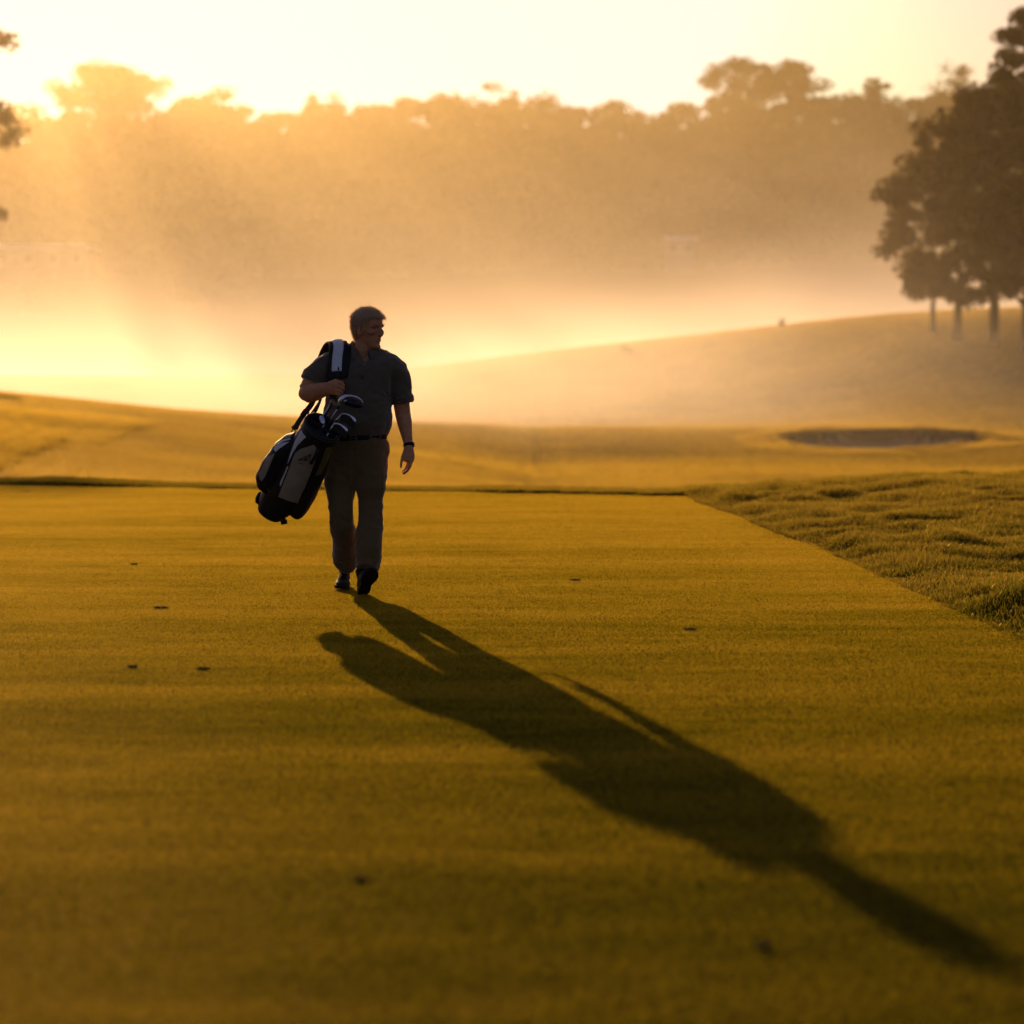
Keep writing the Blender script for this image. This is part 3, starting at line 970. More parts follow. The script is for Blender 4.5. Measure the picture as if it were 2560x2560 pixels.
def loft(stations, n=20, e=2.0, ref=Vector((0, 1, 0))):
    """stations: (centre, half width, half depth); rings stand across the path, width across `ref`"""
    cs = [Vector(s[0]) for s in stations]
    V, F = [], []
    for i, s in enumerate(stations):
        t = (cs[min(i + 1, len(cs) - 1)] - cs[max(i - 1, 0)]).normalized()
        a1 = t.cross(ref).normalized(); a2 = a1.cross(t).normalized()
        ex = s[3] if len(s) > 3 else e
        for k in range(n):
            th = 2 * math.pi * k / n
            c, d = math.cos(th), math.sin(th)
            c = math.copysign(abs(c) ** (2 / ex), c); d = math.copysign(abs(d) ** (2 / ex), d)
            V.append(cs[i] + a1 * (c * s[1]) + a2 * (d * s[2]))
        if i:
            for k in range(n):
                a, b = (i - 1) * n + k, (i - 1) * n + (k + 1) % n
                F.append((a, a + n, b + n, b))
    F.append(tuple(range(n)))
    F.append(tuple(range((len(cs) - 1) * n + n - 1, (len(cs) - 1) * n - 1, -1)))
    return V, F


def rings_flat(rows, n=28, e=2.3):
    """rows: (centre, half width x, half depth front, half depth back); horizontal rings"""
    V, F = [], []
    for i, (c, rx, rf, rb) in enumerate(rows):
        c = Vector(c)
        for k in range(n):
            th = 2 * math.pi * k / n
            a, b = math.cos(th), math.sin(th)
            a = math.copysign(abs(a) ** (2 / e), a); b = math.copysign(abs(b) ** (2 / e), b)
            V.append(c + Vector((a * rx, b * (rb if b > 0 else rf), 0)))
        if i:
            for k in range(n):
                p, q = (i - 1) * n + k, (i - 1) * n + (k + 1) % n
                F.append((p, p + n, q + n, q))
    F.append(tuple(range(n)))
    F.append(tuple(range((len(rows) - 1) * n + n - 1, (len(rows) - 1) * n - 1, -1)))
    return V, F


def ellipsoid(c, rx, ry, rz, rot=None, n=16, m=10):
    V, F = [], []
    R = rot if rot is not None else Matrix.Identity(3)
    c = Vector(c)
    V.append(c + R @ Vector((0, 0, -rz)))
    for i in range(1, m):
        ph = -math.pi / 2 + math.pi * i / m
        for k in range(n):
            th = 2 * math.pi * k / n
            V.append(c + R @ Vector((rx * math.cos(ph) * math.cos(th), ry * math.cos(ph) * math.sin(th), rz * math.sin(ph))))
    V.append(c + R @ Vector((0, 0, rz)))
    for k in range(n): F.append((0, 1 + (k + 1) % n, 1 + k))
    for i in range(m - 2):
        for k in range(n):
            a, b = 1 + i * n + k, 1 + i * n + (k + 1) % n
            F.append((a, b, b + n, a + n))
    L = len(V) - 1
    o = 1 + (m - 2) * n
    for k in range(n): F.append((o + k, o + (k + 1) % n, L))
    return V, F


def merge(pieces):
    V, F = [], []
    for v, f in pieces:
        o = len(V); V.extend(v); F.extend(tuple(i + o for i in q) for q in f)
    return V, F


def bm_from(pieces, outward=True):
    V, F = merge(pieces)
    bm = bmesh.new()
    vs = [bm.verts.new(v) for v in V]
    for f in F:
        try: bm.faces.new([vs[i] for i in f])
        except ValueError: pass
    if outward: bmesh.ops.recalc_face_normals(bm, faces=bm.faces)
    return bm


def finish(name, bm, mat, parent=None, smooth=True):
    me = bpy.data.meshes.new(name)
    bm.to_mesh(me); bm.free()
    if smooth: me.polygons.foreach_set('use_smooth', np.ones(len(me.polygons), dtype=bool))
    if mat: me.materials.append(mat)
    o = bpy.data.objects.new(name, me)
    C.objects.link(o)
    if parent:
        o.parent = parent
        o.matrix_parent_inverse = parent.matrix_basis.inverted()
    return o


def fuse(name, pieces, voxel, mat, parent=None, smooth_it=4, sculpt=None, smooth_f=0.5):
    """one continuous surface out of overlapping closed pieces"""
    bm = bmesh.new()
    for v, f in pieces:                            # recalc normals piece by piece
        b = bm_from([(v, f)])
        tmp = bpy.data.meshes.new('tmp'); b.to_mesh(tmp); b.free()
        bm.from_mesh(tmp); bpy.data.meshes.remove(tmp)
    me0 = bpy.data.meshes.new('tmp'); bm.to_mesh(me0); bm.free()
    o0 = bpy.data.objects.new('tmp', me0); C.objects.link(o0)
    r = o0.modifiers.new('r', 'REMESH'); r.mode = 'VOXEL'; r.voxel_size = voxel; r.adaptivity = 0
    if smooth_it:
        s = o0.modifiers.new('s', 'SMOOTH'); s.factor = smooth_f; s.iterations = smooth_it
    dg = bpy.context.evaluated_depsgraph_get()
    me = bpy.data.meshes.new_from_object(o0.evaluated_get(dg))
    bpy.data.objects.remove(o0); bpy.data.meshes.remove(me0)
    me.name = name
    n = len(me.vertices)
    co = np.empty(n * 3, np.float32); me.vertices.foreach_get('co', co); co = co.reshape(-1, 3).astype(float)
    no = np.empty(n * 3, np.float32); me.vertex_normals.foreach_get('vector', no); no = no.reshape(-1, 3).astype(float)
    if sculpt is not None:
        co = sculpt(co, no)
        me.vertices.foreach_set('co', co.astype(np.float32).ravel())
        me.update()
    me.polygons.foreach_set('use_smooth', np.ones(len(me.polygons), dtype=bool))
    me.materials.clear()
    if mat: me.materials.append(mat)
    o = bpy.data.objects.new(name, me)
    C.objects.link(o)
    if parent:
        o.parent = parent
        o.matrix_parent_inverse = parent.matrix_basis.inverted()
    return o


def fbm3(co, scale, seed=0.0, oct=3):
    out_ = np.zeros(len(co))
    for i, c in enumerate(co):
        out_[i] = mnoise.fractal(Vector(c * scale) + Vector((seed, seed * 1.3, -seed)), 1.0, 2.0, oct)
    return out_


# ------------------------------------------------------------------ the golfer
M_SKIN = simple_mat('skin', (0.68, 0.29, 0.13), 0.5, spec=0.4, vary=0.16, scale=40, bump=0.25, bump_scale=500, sss=0.12)
M_SHIRT = simple_mat('shirt_jersey', (0.135, 0.104, 0.066), 0.85, spec=0.2, vary=0.07, scale=60, bump=0.25, bump_scale=900, sheen=0.5)
M_TROUS = simple_mat('trouser_twill', (0.165, 0.110, 0.042), 0.85, spec=0.2, vary=0.07, scale=60, bump=0.3, bump_scale=800, sheen=0.35)
M_BLACK = simple_mat('black_leather', (0.012, 0.011, 0.011), 0.65, spec=0.25, vary=0.3, scale=40, bump=0.2, bump_scale=300)
M_SHOE = simple_mat('shoe_leather', (0.007, 0.006, 0.006), 0.7, spec=0.2, vary=.3, scale=40)
M_SOLE = simple_mat('black_rubber', (0.008, 0.008, 0.008), 0.8, vary=0.3, scale=30)
M_METAL = simple_mat('brushed_metal', (0.62, 0.62, 0.63), 0.32, metal=1.0, vary=0.08, scale=80)


def hair_material():
    m, nt, out = new_mat('grey_hair')
    at = nt.new('ShaderNodeAttribute', attribute_name='strand')
    col = nt.ramp(at.outputs['Fac'], [(0.0, (0.56, 0.40, 0.22)), (0.5, (0.80, 0.60, 0.37)), (1.0, (0.96, 0.80, 0.55))])
    d = nt.new('ShaderNodeBsdfPrincipled', inp={'Base Color': col, 'Roughness': 0.45, 'Specular IOR Level': 0.5})
    t = nt.new('ShaderNodeBsdfTranslucent', inp={'Color': col})
    mx = nt.new('ShaderNodeMixShader', inp={0: 0.6, 1: d.outputs[0], 2: t.outputs[0]})
    nt.l.new(mx.outputs[0], out.inputs[0])
    return m


M_HAIR = hair_material()

man = empty('person', P(884, 1480, 15.0) * Vector((1, 1, 0)) if False else (P(884, 1480, 15.0).x, 15.0, 0.0))
tag(man, 'grey-haired man in charcoal polo shirt walking with a golf bag on his shoulder, looking aside', 'person')

# ---- head, in its own frame: x to the face, y to the man's left, z up from the chin
HS = 1.06
FACE_YAW = math.radians(-90 + 58)                # direction the face looks, seen from above
hx = Vector((math.cos(FACE_YAW), math.sin(FACE_YAW), 0)); hz = Vector((0, 0, 1)); hy = hz.cross(hx)
tilt = Matrix.Rotation(math.radians(3), 3, hy)
hx, hz = tilt @ hx, tilt @ hz
ECEN = P(921, 826, 14.985)                        # near the ear canal
def HP(x, y, z): return ECEN + (hx * x + hy * y + hz * (z - 0.105)) * HS


head_rows = [(-0.006, .050, -.02, .026), (0.0, .066, -.03, .034), (.010, .079, -.042, .042), (.022, .0805, -.052, .0475), (.034, .0775, -.06, .0525), (.045, .081, -.066, .057), (.055, .081, -.072, .060), (.064, .082, -.078, .0625), (.076, .081, -.084, .0655),
             (.090, .0805, -.090, .069), (.105, .080, -.096, .0715), (.120, .0795, -.100, .0735), (.132, .0855, -.102, .0748), (.145, .0865, -.102, .0755), (.160, .0850, -.101, .0755), (.175, .0805, -.098, .074), (.190, .071, -.091, .069), (.205, .055, -.079, .060), (.218, .034, -.062, .046), (.228, .010, -.042, .028), (.232, -.004, -.028, .013)]
hv, hf = [], []
HN = 36
for i, (z, fx, bxk, w) in enumerate(head_rows):
    for k in range(HN):
        th = 2 * math.pi * k / HN
        c, s = math.cos(th), math.sin(th)
        mid = -0.012
        ex = 2.35
        c2 = math.copysign(abs(c) ** (2 / ex), c); s2 = math.copysign(abs(s) ** (2 / ex), s)
        xx_ = mid + (fx - mid) * c2 if c > 0 else mid + (mid - bxk) * c2
        narrow = 1 - 0.16 * max(0, c) ** 2
        hv.append(HP(xx_, w * s2 * narrow, z))
    if i:
        for k in range(HN):
            a, b = (i - 1) * HN + k, (i - 1) * HN + (k + 1) % HN
            hf.append((a, b, b + HN, a + HN))
hf.append(tuple(range(HN - 1, -1, -1))); hf.append(tuple(range((len(head_rows) - 1) * HN, len(head_rows) * HN)))


def hloft(st, n=14, e=2.0):
    return loft([(HP(*s[0]), s[1] * HS, s[2] * HS) for s in st], n, e, ref=hx)


body_pieces = [(hv, hf)]
# nose, brow ridge, cheekbones, lips, chin
body_pieces.append(hloft([((.072, 0, .132), .008, .010), ((.082, 0, .122), .0085, .011), ((.090, 0, .108), .0095, .013), ((.0965, 0, .096), .0098, .0120), ((.0985, 0, .0885), .0100, .0118), ((.088, 0, .079), .0125, .011), ((.080, 0, .076), .008, .006)], 14))
for sgn in (-1, 1):
    body_pieces.append(ellipsoid(HP(.0885, sgn * .0115, .0840), .0078 * HS, .0066 * HS, .0062 * HS))
    body_pieces.append(hloft([((.081, sgn * .010, .136), .006, .006), ((.0815, sgn * .026, .1385), .0070, .0070), ((.0725, sgn * .044, .135), .0065, .0065), ((.060, sgn * .056, .128), .005, .005)], 10))
    body_pieces.append(ellipsoid(HP(.054, sgn * .045, .096), .024 * HS, .016 * HS, .017 * HS))
    rot = Matrix((hx, hy, hz)).transposed() @ Matrix.Rotation(sgn * 0.38, 3, 'Z') @ Matrix.Rotation(-0.16, 3, 'Y')
    body_pieces.append(ellipsoid(HP(-.016, sgn * .0765, .108), .019 * HS, .0065 * HS, .034 * HS, rot))
    body_pieces.append(ellipsoid(HP(-.006, sgn * .0745, .082), .011 * HS, .006 * HS, .013 * HS, rot))
body_pieces.append(hloft([((.072, -.024, .0585), .0035, .004), ((.082, -.011, .0605), .0045, .0055), ((.0845, 0, .0605), .0045, .006), ((.082, .011, .0605), .0045, .0055), ((.072, .024, .0585), .0035, .004)], 10))
body_pieces.append(hloft([((.071, -.022, .0510), .0035, .004), ((.081, -.010, .0480), .0055, .006), ((.0835, 0, .0475), .0058, .0065), ((.081, .010, .0480), .0055, .006), ((.071, .022, .0510), .0035, .004)], 10))
body_pieces.append(ellipsoid(HP(.073, 0, .013), .0165 * HS, .022 * HS, .0145 * HS))
# neck and trunk (mostly under the shirt)
nb = P(908, 905, 15.02)
body_pieces.append(loft([(HP(-.030, 0, .085), .058, .060), (HP(-.022, 0, .040), .060, .062), (P(909, 872, 15.0), .062, .064), (nb, .068, .070), (P(905, 930, 15.02), .10, .085)], 24))
body_pieces.append(loft([(P(930, 868, 14.985), .015, .02), (P(918, 900, 14.955), .012, .014)], 10))     # neck tendon
body_pieces.append(rings_flat([(P(902, 1075, 15.0), .15, .10, .10), (P(899, 1010, 15.0), .17, .11, .11), (P(900, 950, 15.0), .18, .11, .11), (P(902, 915, 15.01), .19, .09, .09), (P(905, 893, 15.02), .13, .07, .07), (P(907, 880, 15.02), .07, .055, .055)]))


# ---- arms and hands
def px_loft(st, n=18, e=2.0, ref=Vector((0, 1, 0))):
    return loft([(P(s[0], s[1], s[2]), s[3] * PXM, s[4] * PXM) + tuple(s[5:]) for s in st], n, e, ref)


# his left arm, hanging at the right of the picture
body_pieces.append(px_loft([(968, 905, 15.0, 20, 20), (988, 935, 15.02, 24, 24), (999, 980, 15.04, 23, 22), (1004, 1012, 15.05, 20.5, 20), (1007, 1035, 15.05, 19.5, 19), (1012, 1060, 15.03, 18.5, 18), (1016, 1085, 15.0, 14.5, 14.5), (1020, 1106, 14.97, 11.8, 10), (1021.5, 1120, 14.955, 11.5, 9)], 20))
def finger(pts, r0, r1):
    n = len(pts)
    st = [(Vector(p), (r0 + (r1 - r0) * i / (n - 1)), (r0 + (r1 - r0) * i / (n - 1))) for i, p in enumerate(pts)]
    d0 = (st[0][0] - st[1][0]).normalized(); d1 = (st[-1][0] - st[-2][0]).normalized()
    st = [(st[0][0] + d0 * r0 * .7, r0 * .55, r0 * .55)] + st + [(st[-1][0] + d1 * r1 * .6, r1 * .75, r1 * .75), (st[-1][0] + d1 * r1 * .95, r1 * .3, r1 * .3)]
    return loft(st, 10, ref=Vector((0.3, 0.9, 0.2)))


# relaxed left hand: the palm seen edge on, thumb side to the camera
body_pieces.append(px_loft([(1021.5, 1116, 14.957, 11.5, 9.5), (1021, 1127, 14.945, 14, 12), (1021, 1140, 14.935, 16, 14), (1020.5, 1151, 14.93, 14.5, 14), (1019, 1156, 14.93, 10, 10)], 16, 2.4))
for pts_, a_, b_ in (
        ([(1028, 1150, 14.90), (1025, 1163, 14.885), (1019, 1175, 14.885), (1011, 1181.5, 14.895)], .0098, .0072),
        ([(1028, 1152, 14.93), (1025, 1167, 14.915), (1018, 1178, 14.915), (1009, 1184, 14.925)], .0102, .0074),
        ([(1025, 1152, 14.955), (1022, 1166, 14.945), (1016, 1177, 14.945), (1008, 1182, 14.955)], .0095, .0070),
        ([(1021, 1150, 14.975), (1018, 1162, 14.97), (1013, 1172, 14.97), (1007, 1177, 14.975)], .0085, .0062),
        ([(1012, 1128, 14.925), (1006, 1143, 14.905), (1003.5, 1156, 14.895), (1002.5, 1167, 14.895)], .0115, .0075)):
    body_pieces.append(finger([P(*q) for q in pts_], a_, b_))

# his right arm, bent, the fist closed on the strap
body_pieces.append(px_loft([(838, 905, 15.0, 22, 22), (812, 915, 14.99, 27, 26), (793, 940, 14.97, 26, 25), (779, 962, 14.955, 26, 24), (769, 978, 14.94, 24, 23)], 20))
body_pieces.append(px_loft([(761, 980, 14.955, 18, 18), (771, 982, 14.925, 25, 22), (786, 980, 14.89, 23, 22), (802, 976, 14.855, 19.5, 18), (816, 972, 14.825, 16.5, 13), (826, 970, 14.81, 15.5, 11.5)], 20))
body_pieces.append(ellipsoid(P(766, 984, 14.945), 20 * PXM, 20 * PXM, 19 * PXM))
# hand: back of the hand towards us, four fingers folded round the strap
body_pieces.append(px_loft([(822, 970.5, 14.812, 15, 11), (831, 969, 14.795, 18.5, 11.5), (840, 968, 14.783, 20.5, 12), (846, 969, 14.79, 19, 11)], 18, 2.6))
for i, (my, px2, py2) in enumerate(((953.5, 859, 963), (963.5, 858.5, 972.5), (973.5, 855, 982), (983, 849.5, 989.5))):
    r_ = (.0112, .0115, .0110, .0100)[i]
    y0 = 14.772
    body_pieces.append(finger([P(838, my, y0 + .004), P((838 + px2) / 2 + 1, (my + py2) / 2 - 1.0, y0 - .010), P(px2, py2, y0 + .004), P(px2 - 0.5, py2 + 3.5, y0 + .034), P(px2 - 10, py2 + 2, y0 + .052)], r_, r_ * .82))
body_pieces.append(finger([P(830, 958, 14.80), P(838, 951, 14.815), P(848, 952, 14.83), P(857, 957, 14.835)], .0125, .0095))


def sculpt_body(co, no):
    """eye sockets, mouth line, creases between fingers are left to the union"""
    R = np.array([list(hx), list(hy), list(hz)])
    L = (co - np.array(ECEN)) @ R.T / HS
    L[:, 2] += 0.105
    x, y, z = L.T
    front = x > 0.03
    d = np.zeros(len(co))
    for sgn in (-1, 1):
        d -= 0.0042 * np.exp(-(((y - sgn * .031) / .0125) ** 2 + ((z - .1215) / .0075) ** 2)) * front
        d -= 0.0030 * np.exp(-(((y - sgn * .020) / .006) ** 2 + ((z - .118) / .010) ** 2)) * front
        d += 0.0044 * np.exp(-(((y - sgn * .032) / .011) ** 2 + ((z - .1235) / .0032) ** 2)) * front     # upper lid
        d += 0.0036 * np.exp(-(((y - sgn * .032) / .011) ** 2 + ((z - .1145) / .0030) ** 2)) * front     # lower lid
        # fold from the nose to the mouth corner
        t = np.clip((0.086 - z) / 0.034, 0, 1)
        d -= 0.0024 * np.exp(-((np.abs(y) - (.018 + .013 * t)) / .0030) ** 2) * ((z < .088) & (z > .048)) * front * (np.sign(y) == sgn)
        # hollow below the cheekbone
        d -= 0.0035 * np.exp(-(((y - sgn * .050) / .014) ** 2 + ((z - .062) / .018) ** 2)) * (x > 0.015)
        # the bowl of the ear
        ear = (np.abs(y - sgn * .080) < .012) & (x > -.045) & (x < .012)
        d -= 0.0042 * np.exp(-(((x + .014) / .008) ** 2 + ((z - .106) / .016) ** 2)) * ear
    d -= 0.0030 * np.exp(-((z - .0545) / .0022) ** 2) * (np.abs(y) < .024) * (x > .06)
    for k, zz in enumerate((.157, .168, .179)):
        d -= 0.0009 * np.exp(-((z - zz - .0025 * np.sin(y * 90 + k)) / .0016) ** 2) * (np.abs(y) < .045) * (x > .05)
    return co + no * (d * HS)[:, None]


body = fuse('body', body_pieces, 0.0036, M_SKIN, man, 3, sculpt_body)

# eyes and brows
eyes_bm = bm_from([ellipsoid(HP(.0615, s * .0315, .1192), .0112 * HS, .0112 * HS, .0085 * HS) for s in (-1, 1)])
M_EYE = simple_mat('eye', (0.22, 0.15, 0.11), 0.3, vary=.3, scale=200)
finish('eyes', eyes_bm, M_EYE, man)
hair_r = np.random.RandomState(17)


def strand_mesh(roots, dirs, length, width, r, bend=0.5, seg=3):
    n = len(roots)
    V, F, A = [], [], []
    for i in range(n):
        p = Vector(roots[i]); d = Vector(dirs[i]).normalized()
        side = d.cross(Vector(r.normal(size=3))).normalized() * width * .5
        Lk = length[i]
        g = Vector((r.normal() * .4, r.normal() * .4, -1.0)) * bend
        base = len(V)
        for k in range(seg + 1):
            t = k / seg
            c = p + d * (Lk * t) + g * (Lk * t * t * .45)
            w = side * (1 - .75 * t)
            V += [c - w, c + w]
        for k in range(seg):
            a = base + 2 * k
            F.append((a, a + 1, a + 3, a + 2))
        A += [r.rand()] * ((seg + 1) * 2)
    return V, F, A


# scalp points from the head surface above the hair line
hm = bmesh.new()
_v = [hm.verts.new(v) for v in hv]
for f in hf: hm.faces.new([_v[i] for i in f])
bmesh.ops.recalc_face_normals(hm, faces=hm.faces)
bmesh.ops.triangulate(hm, faces=hm.faces)
R3 = np.array([list(hx), list(hy), list(hz)])
roots, dirs, lens = [], [], []
cap_faces = []


def hair_line(x, y, z):
    """true where hair grows"""
    a = abs(y)
    if z > .184: return x < .082
    if x > .055: return z > .176 - .10 * max(0, a - .045)
    if x > .022: return z > .150 - 0.0 * a + (x - .022) * .7
    if x > .008: return z > .098                 # sideburn
    if x > -.034: return z > .140 - (.008 - x) * .05
    return z > .036 + max(0, (x + .075)) * .5


for f in hm.faces:
    c = f.calc_center_median()
    l = R3 @ np.array(c - ECEN) / HS; l[2] += .105
    if hair_line(*l): cap_faces.append(f)
areas = np.array([f.calc_area() for f in cap_faces]); cum = np.cumsum(areas) / areas.sum()
NH = 10500
for q in range(NH):
    f = cap_faces[int(np.searchsorted(cum, hair_r.rand()))]
    a, b, c = [v.co for v in f.verts]
    u, v = sorted((hair_r.rand(), hair_r.rand()))
    p = a * u + b * (v - u) + c * (1 - v)
    n_ = f.normal
    l = R3 @ np.array(p - ECEN) / HS; l[2] += .105
    comb = hx * (0.55 if l[2] > .165 and l[0] > -.02 else -0.65) - hz * (0.05 if l[2] > .17 else .65) + hy * (.25 if l[2] > .17 else 0)
    tang = comb - n_ * comb.dot(n_)
    wav = mnoise.noise(p * 55.0); d = n_ * (0.46 + .2 * hair_r.rand() + .2 * wav) + tang * (1.0 + .3 * hair_r.rand()) + hy * .5 * mnoise.noise(p * 38.0 + Vector((9, 0, 0))) + Vector(hair_r.normal(size=3)) * .14
    roots.append(p + n_ * .006); dirs.append(d)
    lens.append((.026 if l[2] > .165 else .018) * (0.6 + .7 * hair_r.rand()))
hV, hF, hA = strand_mesh(roots, dirs, lens, .0013, hair_r, .25)
# the mass of hair under the loose ends
capV, capF = [], []
for f in cap_faces:
    o_ = len(capV)
    for v in f.verts:
        l = R3 @ np.array(v.co - ECEN) / HS
        th = (.013 if l[2] > .06 else .0085) * (1 + .35 * mnoise.noise(v.co * 45.0))
        capV.append(v.co + v.normal * th)
    capF.append((o_, o_ + 1, o_ + 2))
hm.normal_update()
o_ = len(capV)
allV = capV + hV; allF = capF + [tuple(i + o_ for i in q) for q in hF]
hair = link_mesh('hair', [tuple(v) for v in allV], allF, M_HAIR, man)
at_ = hair.data.attributes.new('strand', 'FLOAT', 'POINT')
if len(hair.data.vertices) == len(allV):
    at_.data.foreach_set('value', np.array([0.8] * len(capV) + hA, dtype=np.float32))
hm.free()
# eyebrows
er, ed, el = [], [], []
for sgn in (-1, 1):
    for q in range(110):
        t = hair_r.rand()
        yv = sgn * (.012 + .038 * t); zz = .1385 + .004 * math.sin(t * 2.6) + hair_r.normal() * .0012
        xv = .0905 - .020 * t ** 1.8
        er.append(HP(xv - .002, yv, zz)); ed.append(hx * .6 + hy * sgn * .8 + hz * .15 + Vector(hair_r.normal(size=3)) * .2); el.append(.009 * (0.7 + .5 * hair_r.rand()))
eV, eF, eA = strand_mesh(er, ed, el, .0012, hair_r, .1, 2)
brow = link_mesh('eyebrows', [tuple(v) for v in eV], eF, M_HAIR, man)
brow.data.attributes.new('strand', 'FLOAT', 'POINT').data.foreach_set('value', np.array(eA, np.float32) * .4)

# ---- polo shirt
shirt_p = []
shirt_p.append(rings_flat([
    (P(889, 1088, 15.0), .196, .150, .135), (P(890, 1078, 15.0), .202, .158, .140), (P(892, 1062, 15.0), .216, .172, .148), (P(894, 1040, 15.0), .213, .176, .150), (P(896, 1010, 15.0), .205, .168, .148), (P(898, 980, 15.0), .204, .156, .146),
    (P(899, 950, 15.0), .210, .146, .142), (P(901, 925, 15.0), .224, .134, .135), (P(903, 908, 15.005), .228, .120, .124), (P(905, 897, 15.01), .224, .106, .112), (P(906, 887, 15.015), .200, .094, .102), (P(907, 879, 15.02), .160, .085, .094), (P(908, 872, 15.025), .122, .077, .088), (P(908, 866, 15.03), .090, .068, .080)], 44, 2.2))
# sleeves
shirt_p.append(px_loft([(958, 905, 15.01, 14, 20), (977, 909, 15.01, 24, 27), (989, 924, 15.02, 28, 30), (997, 945, 15.03, 28.5, 30), (1001, 975, 15.04, 28, 29.5), (1005, 1000, 15.045, 28.5, 29.5), (1006.5, 1008, 15.045, 28.5, 29.5)], 26, 2.1))
shirt_p.append(px_loft([(852, 905, 15.01, 14, 20), (833, 906, 15.0, 26, 28), (815, 917, 14.985, 31, 33), (800, 932, 14.97, 33, 34), (788, 949, 14.96, 34, 34), (783, 958, 14.955, 34.5, 34)], 26, 2.1))


def fold_noise(co, axis, across, freq, seed):
    """soft creases running along `axis`"""
    A = np.array(axis, float); A /= np.linalg.norm(A)
    q = co - np.outer(co @ A, A) * 0.78
    return fbm3(q, freq, seed, 2)


def sculpt_shirt(co, no):
    d = 0.0070 * fold_noise(co, (0.25, 0, 1), None, 9, 3.0) + 0.0055 * fold_noise(co, (1, 0.3, -.7), None, 15, 5.0)
    cr = 1 - np.abs(fold_noise(co, (.8, 0, .6), None, 8, 31.0)) * 3.2
    d += 0.0060 * np.clip(cr, 0, 1) ** 2
    # blouse above the belt
    zb = P(890, 1070, 15).z
    d += 0.010 * np.exp(-((co[:, 2] - zb) / .035) ** 2) * (0.5 + 0.9 * fbm3(co * np.array([1, 1, .3]), 14, 9.0, 2))
    # pull from the armpits
    for ax, az in ((978, 1000), (826, 962)):
        c = P(ax, az, 14.95)
        rr = np.linalg.norm(co - np.array(c), axis=1)
        ang = np.arctan2(co[:, 2] - c.z, co[:, 0] - c.x)
        d += 0.0045 * np.sin(ang * 11) * np.exp(-(rr / .13) ** 2)
    out_ = co + no * d[:, None]
    return out_


shirt = fuse('polo_shirt', shirt_p, 0.006, M_SHIRT, man, 5, sculpt_shirt)
# open neck: cut the V of the placket out of the front
bm = bmesh.new(); bm.from_mesh(shirt.data)
vt = P(914, 907, 14.87)
dele = []
for v in bm.verts:
    c = v.co
    if c.y < 15.0 and c.z > vt.z and abs(c.x - (vt.x + (c.z - vt.z) * -.05)) < (c.z - vt.z) * .62: dele.append(v)
    elif c.z > P(907, 869, 15).z and abs(c.x - P(907, 872, 15).x) < .075: dele.append(v)
bmesh.ops.delete(bm, geom=dele, context='VERTS')
bm.to_mesh(shirt.data); bm.free()
bvh_src = {}
from mathutils.bvhtree import BVHTree


def bvh_of(*objs):
    V, F = [], []
    for o in objs:
        mw = o.matrix_world if o.parent is None else o.parent.matrix_basis @ o.matrix_parent_inverse @ o.matrix_basis
        b = len(V)
        V += [mw @ v.co for v in o.data.vertices]
        F += [tuple(b + i for i in p.vertices) for p in o.data.polygons]
    return BVHTree.FromPolygons(V, F)


CAMP = Vector((0, 0, CAM_H))
def drop_on(bvh, px, py, off, dflt=15.0):
    d = (P(px, py, 15.0) - CAMP).normalized()
    loc, nrm_, i, t = bvh.ray_cast(CAMP, d)
    if loc is None: return P(px, py, dflt), -d
    if nrm_.dot(d) > 0: nrm_ = -nrm_
    return loc + nrm_ * off, nrm_


def ribbon(path, ups, width, thick, bulge=0.0):
    """closed strap along path; ups = outward normals; -> V, F"""
    V, F = [], []
    n = len(path)
    for i in range(n):
        t = (path[min(i + 1, n - 1)] - path[max(i - 1, 0)]).normalized()
        u = ups[i] - t * ups[i].dot(t); u.normalize()
        s = t.cross(u)
        w = width[i] if isinstance(width, (list, tuple)) else width
        for a, b in ((-1, 0), (-.92, 1), (-.45, 1 + bulge), (0, 1 + bulge * 1.3), (.45, 1 + bulge), (.92, 1), (1, 0), (.9, -.2), (-.9, -.2)):
            V.append(path[i] + s * (a * w * .5) + u * (b * thick))
        if i:
            for k in range(9):
                p, q = (i - 1) * 9 + k, (i - 1) * 9 + (k + 1) % 9
                F.append((p, q, q + 9, p + 9))
    F.append(tuple(range(8, -1, -1))); F.append(tuple(range((n - 1) * 9, n * 9)))
    return V, F


def smooth_path(pts, n=24):
    """Catmull-Rom through pts"""
    pts = [Vector(p) for p in pts]
    ext = [pts[0] * 2 - pts[1]] + pts + [pts[-1] * 2 - pts[-2]]
    out_ = []
    for i in range(1, len(ext) - 2):
        p0, p1, p2, p3 = ext[i - 1:i + 3]
        for k in range(n):
            t = k / n
            out_.append(.5 * ((2 * p1) + (p2 - p0) * t + (2 * p0 - 5 * p1 + 4 * p2 - p3) * t * t + (3 * p1 - p0 - 3 * p2 + p3) * t ** 3))
    out_.append(pts[-1])
    return out_


